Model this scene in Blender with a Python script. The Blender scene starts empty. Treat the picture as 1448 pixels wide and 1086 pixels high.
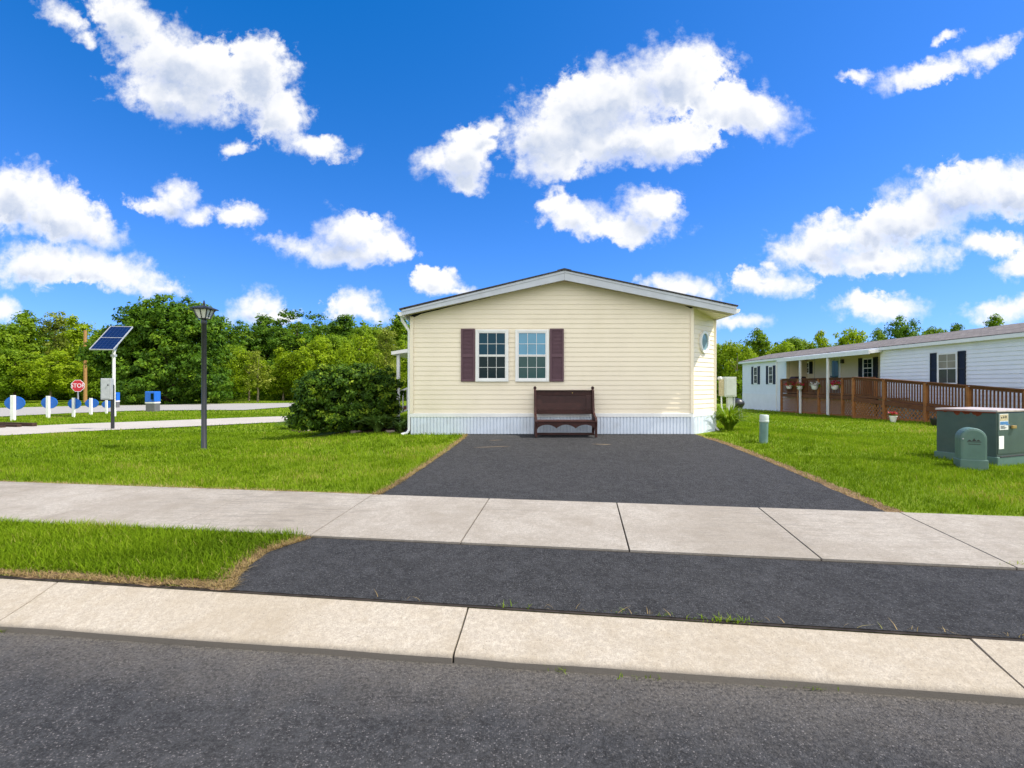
import bpy, bmesh, math, random
import numpy as np
from mathutils import Vector, Matrix

R = math.radians
rnd = random.Random(7)
rng = np.random.default_rng(7)
SC = bpy.context.scene
COL = SC.collection

# ------------------------------------------------------------------ camera
CAM_Z = 1.6
cam_d = bpy.data.cameras.new("camera")
cam_d.lens = 18.0
cam_d.sensor_width = 36.0
cam_d.sensor_fit = 'HORIZONTAL'
cam_d.clip_start = 0.05
cam_d.clip_end = 3000
cam = bpy.data.objects.new("camera", cam_d)
cam.location = (0, 0, CAM_Z)
cam.rotation_euler = (R(90), 0, 0)
COL.objects.link(cam)
SC.camera = cam

# ------------------------------------------------------------------ exposure
SC.view_settings.view_transform = 'Standard'
SC.view_settings.look = 'None'
SC.view_settings.gamma = 1.0
SC.view_settings.use_curve_mapping = False
SC.view_settings.exposure = 1.0
SC.cycles.max_bounces = 8
SC.cycles.transparent_max_bounces = 8
SC.cycles.use_denoising = True

# ------------------------------------------------------------------ sun
SUN_EL, SUN_A = R(54), R(6)
to_sun = Vector((math.cos(SUN_EL) * math.cos(SUN_A), -math.cos(SUN_EL) * math.sin(SUN_A), math.sin(SUN_EL)))
sun_d = bpy.data.lights.new("sun", 'SUN')
sun_d.energy = 3.4
sun_d.angle = R(0.5)
sun_d.color = (1.0, 0.92, 0.79)
sun = bpy.data.objects.new("sun", sun_d)
sun.rotation_euler = to_sun.to_track_quat('Z', 'Y').to_euler()
sun.location = (30, -5, 40)
COL.objects.link(sun)

# ------------------------------------------------------------------ sky with clouds
W = bpy.data.worlds.new("World")
SC.world = W
W.use_nodes = True
wt = W.node_tree
wt.nodes.clear()


class NT:
    """small helper to write node trees"""
    def __init__(self, tree): self.t = tree
    def n(self, typ, **kw):
        nd = self.t.nodes.new(typ)
        for k, v in kw.items(): setattr(nd, k, v)
        return nd
    def l(self, a, b): self.t.links.new(a, b)
    def put(self, sock, v):
        if isinstance(v, bpy.types.NodeSocket): self.l(v, sock)
        else: sock.default_value = v
    def math(self, op, a, b=None, c=None, clamp=False):
        nd = self.n('ShaderNodeMath', operation=op, use_clamp=clamp)
        for i, v in enumerate((a, b, c)):
            if v is not None: self.put(nd.inputs[i], v)
        return nd.outputs[0]
    def vmath(self, op, a, b=None):
        nd = self.n('ShaderNodeVectorMath', operation=op)
        self.put(nd.inputs[0], a)
        if b is not None: self.put(nd.inputs[1], b)
        return nd.outputs['Value'] if op in ('LENGTH', 'DOT_PRODUCT') else nd.outputs[0]
    def vscale(self, a, s):
        nd = self.n('ShaderNodeVectorMath', operation='SCALE')
        self.put(nd.inputs[0], a); self.put(nd.inputs[3], s)
        return nd.outputs[0]
    def noise(self, vec, scale, detail=4, rough=0.5, out='Fac', dist=0.0):
        nd = self.n('ShaderNodeTexNoise')
        self.put(nd.inputs['Vector'], vec)
        nd.inputs['Scale'].default_value = scale
        nd.inputs['Detail'].default_value = detail
        nd.inputs['Roughness'].default_value = rough
        nd.inputs['Distortion'].default_value = dist
        return nd.outputs[out]
    def voronoi(self, vec, scale, feature='F1', out='Distance', smooth=None):
        nd = self.n('ShaderNodeTexVoronoi', feature=feature)
        self.put(nd.inputs['Vector'], vec)
        nd.inputs['Scale'].default_value = scale
        return nd.outputs[out]
    def mapr(self, v, a, b, c=0.0, d=1.0, smooth=False):
        nd = self.n('ShaderNodeMapRange', interpolation_type='SMOOTHSTEP' if smooth else 'LINEAR')
        self.put(nd.inputs[0], v)
        for i, x in enumerate((a, b, c, d)): self.put(nd.inputs[i + 1], x)
        return nd.outputs[0]
    def mix(self, f, a, b, blend='MIX'):
        nd = self.n('ShaderNodeMix', data_type='RGBA', blend_type=blend)
        self.put(nd.inputs[0], f)
        for s, v in ((nd.inputs[6], a), (nd.inputs[7], b)):
            if isinstance(v, bpy.types.NodeSocket): self.l(v, s)
            else: s.default_value = (*v, 1.0) if len(v) == 3 else v
        return nd.outputs[2]
    def ramp(self, f, stops):
        nd = self.n('ShaderNodeValToRGB')
        self.put(nd.inputs[0], f)
        e = nd.color_ramp.elements
        while len(e) < len(stops): e.new(0.5)
        for el, (p, c) in zip(e, stops):
            el.position = p; el.color = (*c, 1.0)
        return nd.outputs[0]


# each cloud is a cluster of lobes: direction given as azimuth / elevation tangents (x/y, z/y), radii, tilt
CLOUDS = [
    (180, 30, 66, 40, -35), (270, 92, 118, 52, -20), (365, 100, 56, 52, 0), (250, 135, 84, 32, -10), (395, 160, 42, 38, -40),
    (445, 207, 50, 18, -14), (340, 203, 24, 10, 10), (90, 25, 34, 16, -30), (120, 58, 16, 10, -40),
    (20, 275, 60, 48, -10), (80, 300, 78, 42, -18), (135, 330, 44, 24, -10),
    (60, 376, 80, 32, -3), (150, 388, 95, 26, -6), (225, 402, 40, 12, -4),
    (250, 273, 30, 22, 0), (225, 291, 42, 14, -8), (278, 300, 26, 13, 0), (335, 300, 36, 20, -5),
    (500, 325, 48, 32, 0), (540, 345, 46, 24, -10), (425, 345, 50, 13, -8), (490, 356, 78, 20, -3),
    (850, 142, 112, 54, 12), (960, 108, 80, 52, 0), (1045, 155, 82, 40, -12), (800, 190, 92, 46, 8), (900, 195, 130, 36, 3),
    (790, 232, 56, 24, 5),
    (660, 215, 45, 36, 25), (620, 225, 30, 20, 20), (692, 186, 24, 14, 20), (650, 250, 28, 14, -20),
    (815, 302, 46, 28, 0), (922, 292, 44, 30, 0), (865, 318, 88, 20, -3), (785, 283, 24, 16, 20), (890, 335, 30, 12, 0),
    (1395, 70, 48, 14, 25), (1310, 102, 74, 19, 14), (1215, 108, 32, 8, 5), (1335, 58, 22, 6, 25),
    (1375, 268, 88, 42, 6), (1280, 308, 98, 42, 16), (1170, 338, 88, 32, 10), (1245, 362, 120, 24, 2), (1440, 272, 60, 40, 0),
    (1410, 348, 55, 18, -5), (1445, 378, 36, 16, 0),
    (965, 407, 56, 17, -6), (612, 400, 34, 24, 0), (640, 414, 30, 8, 0), (366, 432, 36, 22, 0), (375, 444, 54, 12, 0),
    (500, 432, 34, 20, 0), (510, 445, 54, 11, -3), (1085, 400, 64, 19, 0), (1240, 432, 66, 20, 0), (1425, 435, 60, 18, 3),
    (1040, 458, 48, 12, 0), (2, 440, 24, 20, 0), (1090, 375, 14, 6, 0),
]
grp = bpy.data.node_groups.new("cloud_field", 'ShaderNodeTree')
grp.interface.new_socket("Vector", in_out='INPUT', socket_type='NodeSocketVector')
grp.interface.new_socket("Field", in_out='OUTPUT', socket_type='NodeSocketFloat')
g = NT(grp)
gi, go = g.n('NodeGroupInput'), g.n('NodeGroupOutput')
acc = None
for (cx, cy, rx, ry, rot) in CLOUDS:
    mp = g.n('ShaderNodeMapping', vector_type='TEXTURE')
    g.l(gi.outputs[0], mp.inputs['Vector'])
    mp.inputs['Location'].default_value = ((cx - 724) / 724, (543 - cy) / 724, 0)
    mp.inputs['Rotation'].default_value = (0, 0, R(rot))
    mp.inputs['Scale'].default_value = (rx / 724, ry / 724, 1)
    ln = g.vmath('LENGTH', mp.outputs[0])
    v = g.math('SUBTRACT', 1.0, ln)
    # small lobes get a weaker core so that noise erodes them evenly
    v = g.math('MULTIPLY', v, min(1.0, 0.45 + ry / 60.0))
    if acc is None: acc = v
    else:
        nd = g.n('ShaderNodeMath', operation='SMOOTH_MAX')
        g.l(acc, nd.inputs[0]); g.l(v, nd.inputs[1]); nd.inputs[2].default_value = 0.22
        acc = nd.outputs[0]
g.l(acc, go.inputs[0])

w = NT(wt)
tc = w.n('ShaderNodeTexCoord')
D = tc.outputs['Generated']
sep = w.n('ShaderNodeSeparateXYZ'); w.l(D, sep.inputs[0])
ay = w.math('MAXIMUM', w.math('ABSOLUTE', sep.outputs[1]), 0.02)
u = w.math('DIVIDE', sep.outputs[0], ay)
v = w.math('DIVIDE', sep.outputs[2], ay)
cmb = w.n('ShaderNodeCombineXYZ'); w.l(u, cmb.inputs[0]); w.l(v, cmb.inputs[1])
P = cmb.outputs[0]
# domain warp: big wobble and small curls
w1 = w.vscale(w.vmath('SUBTRACT', w.noise(P, 8.0, 2, 0.5, 'Color'), (0.5, 0.5, 0.5)), 0.055)
w2 = w.vscale(w.vmath('SUBTRACT', w.noise(P, 30.0, 4, 0.6, 'Color'), (0.5, 0.5, 0.5)), 0.040)
PW = w.vmath('ADD', w.vmath('ADD', P, w1), w2)
bill = w.voronoi(w.vmath('ADD', P, w.vscale(w2, 0.55)), 24.0, 'SMOOTH_F1')
bill2 = w.voronoi(w.vmath('ADD', P, w.vscale(w2, 0.4)), 58.0, 'SMOOTH_F1')
fb = w.noise(P, 46.0, 8, 0.66)


def field(off):
    nd = w.n('ShaderNodeGroup'); nd.node_tree = grp
    w.l(w.vmath('ADD', PW, off), nd.inputs[0])
    return nd.outputs[0]


f0 = field((0, 0, 0))
f1 = field((0.015, 0.034, 0))
puff = w.math('ADD', w.math('MULTIPLY', w.math('SUBTRACT', 0.46, bill), 0.42), w.math('MULTIPLY', w.math('SUBTRACT', 0.44, bill2), 0.30))
d0 = w.math('ADD', w.math('ADD', f0, puff), w.math('MULTIPLY', w.math('SUBTRACT', fb, 0.53), 1.0))
# some edges are crisp, others fray into wisps
fray = w.mapr(w.noise(P, 6.5, 2, 0.5), 0.36, 0.66, 0.18, 0.80)
alpha = w.math('POWER', w.mapr(d0, w.math('MULTIPLY', fray, -0.5), fray, 0, 1, True), 0.9)
wd = w.math('ADD', f0, w.math('MULTIPLY', w.math('SUBTRACT', w.noise(w.vmath('ADD', P, w1), 15.0, 9, 0.7, 'Fac', 0.9), 0.5), 2.8))
wisp = w.math('MULTIPLY', w.mapr(wd, 0.05, 0.75, 0, 1, True), w.mapr(f0, -0.38, 0.0, 0, 0.75, True))
alpha = w.math('MAXIMUM', alpha, wisp)
core = w.mapr(d0, 0.05, 0.5, 0, 1, True)
above = w.mapr(w.math('ADD', f1, w.math('MULTIPLY', puff, 1.1)), 0.15, 0.9, 0, 1, True)
fine = w.noise(w.vmath('ADD', P, w2), 17.0, 6, 0.6)
shade = w.math('MULTIPLY', w.math('MULTIPLY', above, core), w.mapr(fine, 0.34, 0.66, 0.55, 1.1), clamp=True)
cloud_col = w.mix(shade, (1.0, 1.0, 1.0), (0.53, 0.61, 0.77))

sky = w.n('ShaderNodeTexSky', sky_type='NISHITA')
sky.sun_disc = False
sky.sun_elevation = SUN_EL
sky.sun_rotation = R(90) + SUN_A
sky.altitude = 100
sky.air_density = 1.0
sky.dust_density = 0.4
sky.ozone_density = 3.0
# deep clear-day blue: a little more saturation than the raw model
deep = w.mix(1.0, sky.outputs[0], (0.378, 0.52, 0.98), 'MULTIPLY')
deep = w.vmath('MAXIMUM', w.vmath('SUBTRACT', deep, (0.30, 0.0, 0.0)), (0.02, 0.02, 0.02))
bg = w.n('ShaderNodeBackground'); w.l(deep, bg.inputs[0]); bg.inputs[1].default_value = 0.106
bgc = w.n('ShaderNodeBackground'); w.l(cloud_col, bgc.inputs[0]); 
up = w.mapr(sep.outputs[2], 0.0, 0.03, 0, 1)
# unseen bright cloud added behind the viewer as fill light for the shaded gable
fill_cloud = w.mapr(w.noise(D, 2.6, 7, 0.6), 0.32, 0.48, 0, 1, True)
fill_cloud = w.math('MULTIPLY', fill_cloud, w.mapr(sep.outputs[1], -0.12, -0.3, 0, 1, True))
allc = w.math('MAXIMUM', alpha, fill_cloud)
w.l(w.math('ADD', 0.53, w.math('MULTIPLY', fill_cloud, 0.42)), bgc.inputs[1])
a2 = w.math('MULTIPLY', w.math('MULTIPLY', allc, 0.97), up)
ms = w.n('ShaderNodeMixShader')
w.l(a2, ms.inputs[0]); w.l(bg.outputs[0], ms.inputs[1]); w.l(bgc.outputs[0], ms.inputs[2])
wo = w.n('ShaderNodeOutputWorld'); w.l(ms.outputs[0], wo.inputs[0])

# ------------------------------------------------------------------ terrain
SLOPE, KX = 0.044, 0.128          # the plot climbs away from the street; the street runs a little askew
HL = ([0, 2, 5, 10, 18, 30, 60, 400], [0, 0, -.06, -.14, -.24, -.32, -.36, -.4])
HR = ([0, 4, 15, 20, 34, 60, 400], [0, .03, 0, -.15, -.44, -.6, -.6])


def sstep(x, a, b):
    t = np.clip((x - a) / (b - a), 0, 1)
    return t * t * (3 - 2 * t)


def y_of(X, t): return t - KX * np.clip(X, -15, 15)
def t_of(X, Y): return Y + KX * np.clip(X, -15, 15)


def terrain(X, Y):
    X = np.asarray(X, float); Y = np.asarray(Y, float)
    Ye = y_of(X, 5.88)
    d = np.maximum(Y - Ye, 0)
    wl = sstep(X, 3.0, -3.0) if False else 1 - sstep(X, -3, 4)
    side = SLOPE * Ye + wl * np.interp(d, *HL) + (1 - wl) * np.interp(d, *HR)
    mid = SLOPE * np.minimum(Y, 11.25)
    k = sstep(X, -6.3, -2.8) * (1 - sstep(X, 5.0, 9.0)) * (1 - sstep(Y, 24, 38))
    back = k * mid + (1 - k) * side
    return np.where(Y < Ye, SLOPE * Y, back)


def tz(X, Y): return float(terrain(X, Y))


def at(px, py):
    """the spot on the ground seen at this picture position (straight ray from the eye)"""
    a, b = (px - 724) / 724, (py - 543) / 724
    prev = 1.0
    for i in range(1, 2400):
        Y = 1.0 + i * 0.05
        if CAM_Z - b * Y < tz(a * Y, Y):
            lo, hi = prev, Y
            for _ in range(25):
                m = (lo + hi) / 2
                if CAM_Z - b * m < tz(a * m, m): hi = m
                else: lo = m
            return (a * hi, hi)
        prev = Y
    return (a * 100, 100)


# ------------------------------------------------------------------ mesh helpers
WORLD = {}


class MB:
    def __init__(self): self.v, self.f = [], []
    def add(self, vs, fs):
        o = len(self.v)
        self.v += [tuple(p) for p in vs]
        self.f += [tuple(i + o for i in f) for f in fs]
        return self
    def box(self, c, s, rz=0.0, rx=0.0, ry=0.0):
        M = Matrix.Rotation(rz, 3, 'Z') @ Matrix.Rotation(ry, 3, 'Y') @ Matrix.Rotation(rx, 3, 'X')
        vs = []
        for z in (-.5, .5):
            for (x, y) in ((-.5, -.5), (.5, -.5), (.5, .5), (-.5, .5)):
                vs.append(Vector(c) + M @ Vector((x * s[0], y * s[1], z * s[2])))
        return self.add(vs, [(3, 2, 1, 0), (4, 5, 6, 7), (0, 1, 5, 4), (1, 2, 6, 5), (2, 3, 7, 6), (3, 0, 4, 7)])
    def beam(self, a, b, wdt, hgt, upv=(0, 0, 1)):
        a, b = Vector(a), Vector(b)
        d = (b - a).normalized(); s = d.cross(Vector(upv)).normalized(); n = s.cross(d)
        vs = []
        for p in (a, b):
            for (i, j) in ((-.5, -.5), (.5, -.5), (.5, .5), (-.5, .5)):
                vs.append(p + s * (i * wdt) + n * (j * hgt))
        return self.add(vs, [(0, 1, 2, 3), (7, 6, 5, 4), (0, 4, 5, 1), (1, 5, 6, 2), (2, 6, 7, 3), (3, 7, 4, 0)])
    def tube(self, pts, rad, n=10, caps=True):
        pts = [Vector(p) for p in pts]
        if not hasattr(rad, '__len__'): rad = [rad] * len(pts)
        vs, fs = [], []
        ref = None
        for i, p in enumerate(pts):
            d = (pts[min(i + 1, len(pts) - 1)] - pts[max(i - 1, 0)]).normalized()
            if ref is None: ref = Vector((1, 0, 0)) if abs(d.x) < .9 else Vector((0, 1, 0))
            s = d.cross(ref).normalized(); t = d.cross(s)
            ref = -t if False else ref
            for k in range(n):
                a = 2 * math.pi * k / n
                vs.append(p + (s * math.cos(a) + t * math.sin(a)) * rad[i])
        for i in range(len(pts) - 1):
            for k in range(n):
                k2 = (k + 1) % n
                fs.append((i * n + k, i * n + k2, (i + 1) * n + k2, (i + 1) * n + k))
        if caps:
            fs.append(tuple(range(n - 1, -1, -1)))
            fs.append(tuple((len(pts) - 1) * n + k for k in range(n)))
        return self.add(vs, fs)
    def lathe(self, prof, c=(0, 0, 0), n=20, sx=1.0, sy=1.0):
        vs, fs = [], []
        for (r, z) in prof:
            for k in range(n):
                a = 2 * math.pi * (k + .5) / n
                vs.append((c[0] + r * math.cos(a) * sx, c[1] + r * math.sin(a) * sy, c[2] + z))
        for i in range(len(prof) - 1):
            for k in range(n):
                k2 = (k + 1) % n
                fs.append((i * n + k, i * n + k2, (i + 1) * n + k2, (i + 1) * n + k))
        fs.append(tuple(range(n - 1, -1, -1)))
        fs.append(tuple((len(prof) - 1) * n + k for k in range(n)))
        return self.add(vs, fs)
    def prism(self, poly, off):
        """flat polygon (3d points) pushed along the vector off"""
        n = len(poly); off = Vector(off)
        vs = [Vector(p) for p in poly] + [Vector(p) + off for p in poly]
        fs = [tuple(range(n - 1, -1, -1)), tuple(range(n, 2 * n))]
        fs += [(i, (i + 1) % n, n + (i + 1) % n, n + i) for i in range(n)]
        return self.add(vs, fs)
    def ring(self, c, ax, az, r1, r2, depth, nrm, n=28):
        """flat oval ring round c in the plane of ax, az"""
        c, ax, az, nrm = Vector(c), Vector(ax), Vector(az), Vector(nrm)
        vs, fs = [], []
        for k in range(n):
            a = 2 * math.pi * k / n
            for (r, dd) in ((r1, 0), (r2, 0), (r2, depth), (r1, depth)):
                vs.append(c + ax * math.cos(a) * r[0] + az * math.sin(a) * r[1] + nrm * dd)
        for k in range(n):
            k2 = (k + 1) % n
            for j in range(4):
                j2 = (j + 1) % 4
                fs.append((k * 4 + j, k2 * 4 + j, k2 * 4 + j2, k * 4 + j2))
        return self.add(vs, fs)
    def build(self, name, mat, parent=None, bevel=0, smooth=False, local=False, fix=True):
        me = bpy.data.meshes.new(name)
        base = WORLD.get(parent.name, Vector((0, 0, 0))) if parent else Vector((0, 0, 0))
        vs = self.v if local else [tuple(Vector(p) - base) for p in self.v]
        me.from_pydata(vs, [], self.f)
        if fix:
            bm = bmesh.new(); bm.from_mesh(me)
            bmesh.ops.recalc_face_normals(bm, faces=bm.faces)
            bm.to_mesh(me); bm.free()
        me.materials.append(mat)
        o = bpy.data.objects.new(name, me)
        COL.objects.link(o)
        if parent:
            o.parent = parent
            WORLD[o.name] = base
        if smooth:
            me.polygons.foreach_set('use_smooth', [True] * len(me.polygons))
            if hasattr(me, 'set_sharp_from_angle'): me.set_sharp_from_angle(angle=R(40))
        if bevel:
            b = o.modifiers.new('bevel', 'BEVEL'); b.width = bevel; b.segments = 2; b.limit_method = 'ANGLE'; b.angle_limit = R(40)
        return o


def tag(o, label=None, cat=None, group=None, kind=None):
    if label: o['label'] = label
    if cat: o['category'] = cat
    if group: o['group'] = group
    if kind: o['kind'] = kind
    return o


def empty(name, loc, label, cat, group=None):
    o = bpy.data.objects.new(name, None)
    o.location = loc
    o.empty_display_size = 0.1
    COL.objects.link(o)
    WORLD[o.name] = Vector(loc)
    return tag(o, label, cat, group)


def copy_tree(o, parent=None):
    c = o.copy(); COL.objects.link(c); c.parent = parent
    for ch in list(o.children): copy_tree(ch, c)
    return c


def np_mesh(name, verts, nside, mat, parent=None, tint=None):
    """verts: (N, nside, 3) separate polygons, built fast"""
    N = verts.shape[0]
    base = np.array(WORLD.get(parent.name, (0, 0, 0))) if parent else np.zeros(3)
    me = bpy.data.meshes.new(name)
    me.vertices.add(N * nside); me.loops.add(N * nside); me.polygons.add(N)
    me.vertices.foreach_set('co', (verts.reshape(-1, 3) - base).astype(np.float32).ravel())
    me.loops.foreach_set('vertex_index', np.arange(N * nside, dtype=np.int32))
    me.polygons.foreach_set('loop_start', np.arange(0, N * nside, nside, dtype=np.int32))
    me.polygons.foreach_set('loop_total', np.full(N, nside, dtype=np.int32))
    if tint is not None:
        at_ = me.attributes.new('tint', 'FLOAT', 'FACE')
        at_.data.foreach_set('value', tint.astype(np.float32))
    me.update()
    me.materials.append(mat)
    o = bpy.data.objects.new(name, me)
    COL.objects.link(o)
    if parent: o.parent = parent; WORLD[o.name] = Vector(base)
    return o


# ------------------------------------------------------------------ materials
def pmat(name, col, rough=0.6, var=0.12, vscale=3.0, bump=0.0, bscale=40.0, spec=0.4, metal=0.0, dirt=None, dscale=1.2, damt=0.3):
    m = bpy.data.materials.new(name); m.use_nodes = True
    t = NT(m.node_tree); t.t.nodes.clear()
    b = t.n('ShaderNodeBsdfPrincipled'); o = t.n('ShaderNodeOutputMaterial'); t.l(b.outputs[0], o.inputs[0])
    geo = t.n('ShaderNodeTexCoord'); Pv = geo.outputs['Object']
    n1 = t.noise(Pv, vscale, 5, 0.6)
    c = t.mix(t.mapr(n1, 0.3, 0.7), tuple(x * (1 - var) for x in col), tuple(min(1, x * (1 + var)) for x in col))
    if dirt:
        n2 = t.noise(Pv, dscale, 6, 0.65)
        c = t.mix(t.math('MULTIPLY', t.mapr(n2, 0.5, 0.75), damt), c, dirt)
    t.l(c, b.inputs['Base Color'])
    b.inputs['Roughness'].default_value = rough
    b.inputs['Metallic'].default_value = metal
    b.inputs['Specular IOR Level'].default_value = spec
    if bump:
        nb = t.noise(Pv, bscale, 4, 0.6)
        bp = t.n('ShaderNodeBump'); bp.inputs['Strength'].default_value = bump; bp.inputs['Distance'].default_value = 0.01
        t.l(nb, bp.inputs['Height']); t.l(bp.outputs[0], b.inputs['Normal'])
    return m


def leafmat(name, stops, trans=0.35, rough=0.5, spec=0.3):
    m = bpy.data.materials.new(name); m.use_nodes = True
    t = NT(m.node_tree); t.t.nodes.clear()
    o = t.n('ShaderNodeOutputMaterial')
    a = t.n('ShaderNodeAttribute', attribute_name='tint')
    c = t.ramp(a.outputs['Fac'], stops)
    b = t.n('ShaderNodeBsdfPrincipled'); t.l(c, b.inputs['Base Color'])
    b.inputs['Roughness'].default_value = rough; b.inputs['Specular IOR Level'].default_value = spec
    b.inputs['Specular IOR Level'].default_value = spec * .5
    tr = t.n('ShaderNodeBsdfTranslucent')
    ct = t.mix(1.0, c, (1.0, 1.0, 0.55), 'MULTIPLY'); t.l(ct, tr.inputs[0])
    ms = t.n('ShaderNodeMixShader'); ms.inputs[0].default_value = trans
    t.l(b.outputs[0], ms.inputs[1]); t.l(tr.outputs[0], ms.inputs[2]); t.l(ms.outputs[0], o.inputs[0])
    return m


def glassmat(name, tint, refl=0.22, rough=0.02):
    m = bpy.data.materials.new(name); m.use_nodes = True
    t = NT(m.node_tree); t.t.nodes.clear()
    o = t.n('ShaderNodeOutputMaterial')
    tc_ = t.n('ShaderNodeTexCoord')
    d = t.n('ShaderNodeBsdfDiffuse'); t.l(t.mix(t.noise(tc_.outputs['Object'], 3.0, 3), tuple(x * .6 for x in tint), tint), d.inputs[0])
    gl = t.n('ShaderNodeBsdfGlossy'); gl.inputs[0].default_value = (0.85, 0.97, 1.0, 1); gl.inputs[1].default_value = rough
    bp = t.n('ShaderNodeBump'); bp.inputs['Strength'].default_value = 0.06; bp.inputs['Distance'].default_value = 0.02
    t.l(t.noise(tc_.outputs['Object'], 2.2, 2), bp.inputs['Height']); t.l(bp.outputs[0], gl.inputs['Normal'])
    ms = t.n('ShaderNodeMixShader'); ms.inputs[0].default_value = refl
    t.l(d.outputs[0], ms.inputs[1]); t.l(gl.outputs[0], ms.inputs[2]); t.l(ms.outputs[0], o.inputs[0])
    return m


def asphalt(name, base, speck, wear, wamt, dusty=None):
    m = bpy.data.materials.new(name); m.use_nodes = True
    t = NT(m.node_tree); t.t.nodes.clear()
    b = t.n('ShaderNodeBsdfPrincipled'); o = t.n('ShaderNodeOutputMaterial'); t.l(b.outputs[0], o.inputs[0])
    Pv = t.n('ShaderNodeTexCoord').outputs['Object']
    big = t.noise(Pv, 0.9, 6, 0.62); fine = t.noise(Pv, 150, 4, 0.75); grit = t.noise(Pv, 48, 4, 0.7); mid = t.noise(Pv, 9, 6, 0.7)
    c = t.mix(t.mapr(fine, 0.3, 0.7), tuple(x * .15 for x in base), tuple(x * 2.1 for x in base))
    c = t.mix(t.mapr(grit, 0.42, 0.62, 0.55, 0), c, tuple(x * .25 for x in base))
    c = t.mix(t.mapr(t.noise(Pv, 24, 5, .75), 0.40, 0.60, 0.55, 0), c, tuple(x * .3 for x in base))
    c = t.mix(t.math('MULTIPLY', t.math('MULTIPLY', t.mapr(big, 0.4, 0.7), t.mapr(grit, .35, .6, .3, 1)), wamt), c, wear)
    c = t.mix(t.math('MULTIPLY', t.mapr(mid, 0.45, 0.68), 0.4), c, tuple(x * 1.8 for x in base))
    # broken stone: a cell pattern stretched a little, only some stones show pale
    dn = t.vscale(t.vmath('SUBTRACT', t.noise(Pv, 60, 2, .5, 'Color'), (.5, .5, .5)), .012)
    vn = t.n('ShaderNodeTexVoronoi'); t.l(t.vmath('ADD', Pv, dn), vn.inputs['Vector']); vn.inputs['Scale'].default_value = 105
    sc_ = t.n('ShaderNodeSeparateColor'); t.l(vn.outputs['Color'], sc_.inputs[0])
    thick = t.mapr(t.noise(Pv, 3.0, 4, .6), .35, .65, .76, .54)
    on = t.math('MULTIPLY', t.mapr(sc_.outputs[0], thick, t.math('ADD', thick, .25)), t.mapr(vn.outputs['Distance'], 0.55, 0.1))
    c = t.mix(t.math('MULTIPLY', on, .9), c, t.mix(sc_.outputs[1], tuple(x * .3 for x in speck), speck))
    if dusty:
        # pale silt washed up against the kerb: lies in a band along the gutter line
        s = t.n('ShaderNodeSeparateXYZ'); t.l(Pv, s.inputs[0])
        tt = t.math('ADD', s.outputs[1], t.math('MULTIPLY', s.outputs[0], KX))
        band = t.mapr(t.math('ADD', tt, t.math('MULTIPLY', t.noise(Pv, 3.5, 7, .7), 0.75)), 2.72, 3.25)
        c = t.mix(t.math('MULTIPLY', t.math('MULTIPLY', band, t.mapr(grit, .35, .6, .2, 1)), 0.6), c, dusty)
    t.l(c, b.inputs['Base Color'])
    b.inputs['Roughness'].default_value = 0.9; b.inputs['Specular IOR Level'].default_value = 0.2
    h = t.math('ADD', t.math('ADD', fine, t.math('MULTIPLY', grit, 1.2)), t.math('MULTIPLY', vn.outputs['Distance'], 0.6))
    bp = t.n('ShaderNodeBump'); bp.inputs['Strength'].default_value = 1.0; bp.inputs['Distance'].default_value = 0.009
    t.l(h, bp.inputs['Height']); t.l(bp.outputs[0], b.inputs['Normal'])
    return m


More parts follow.
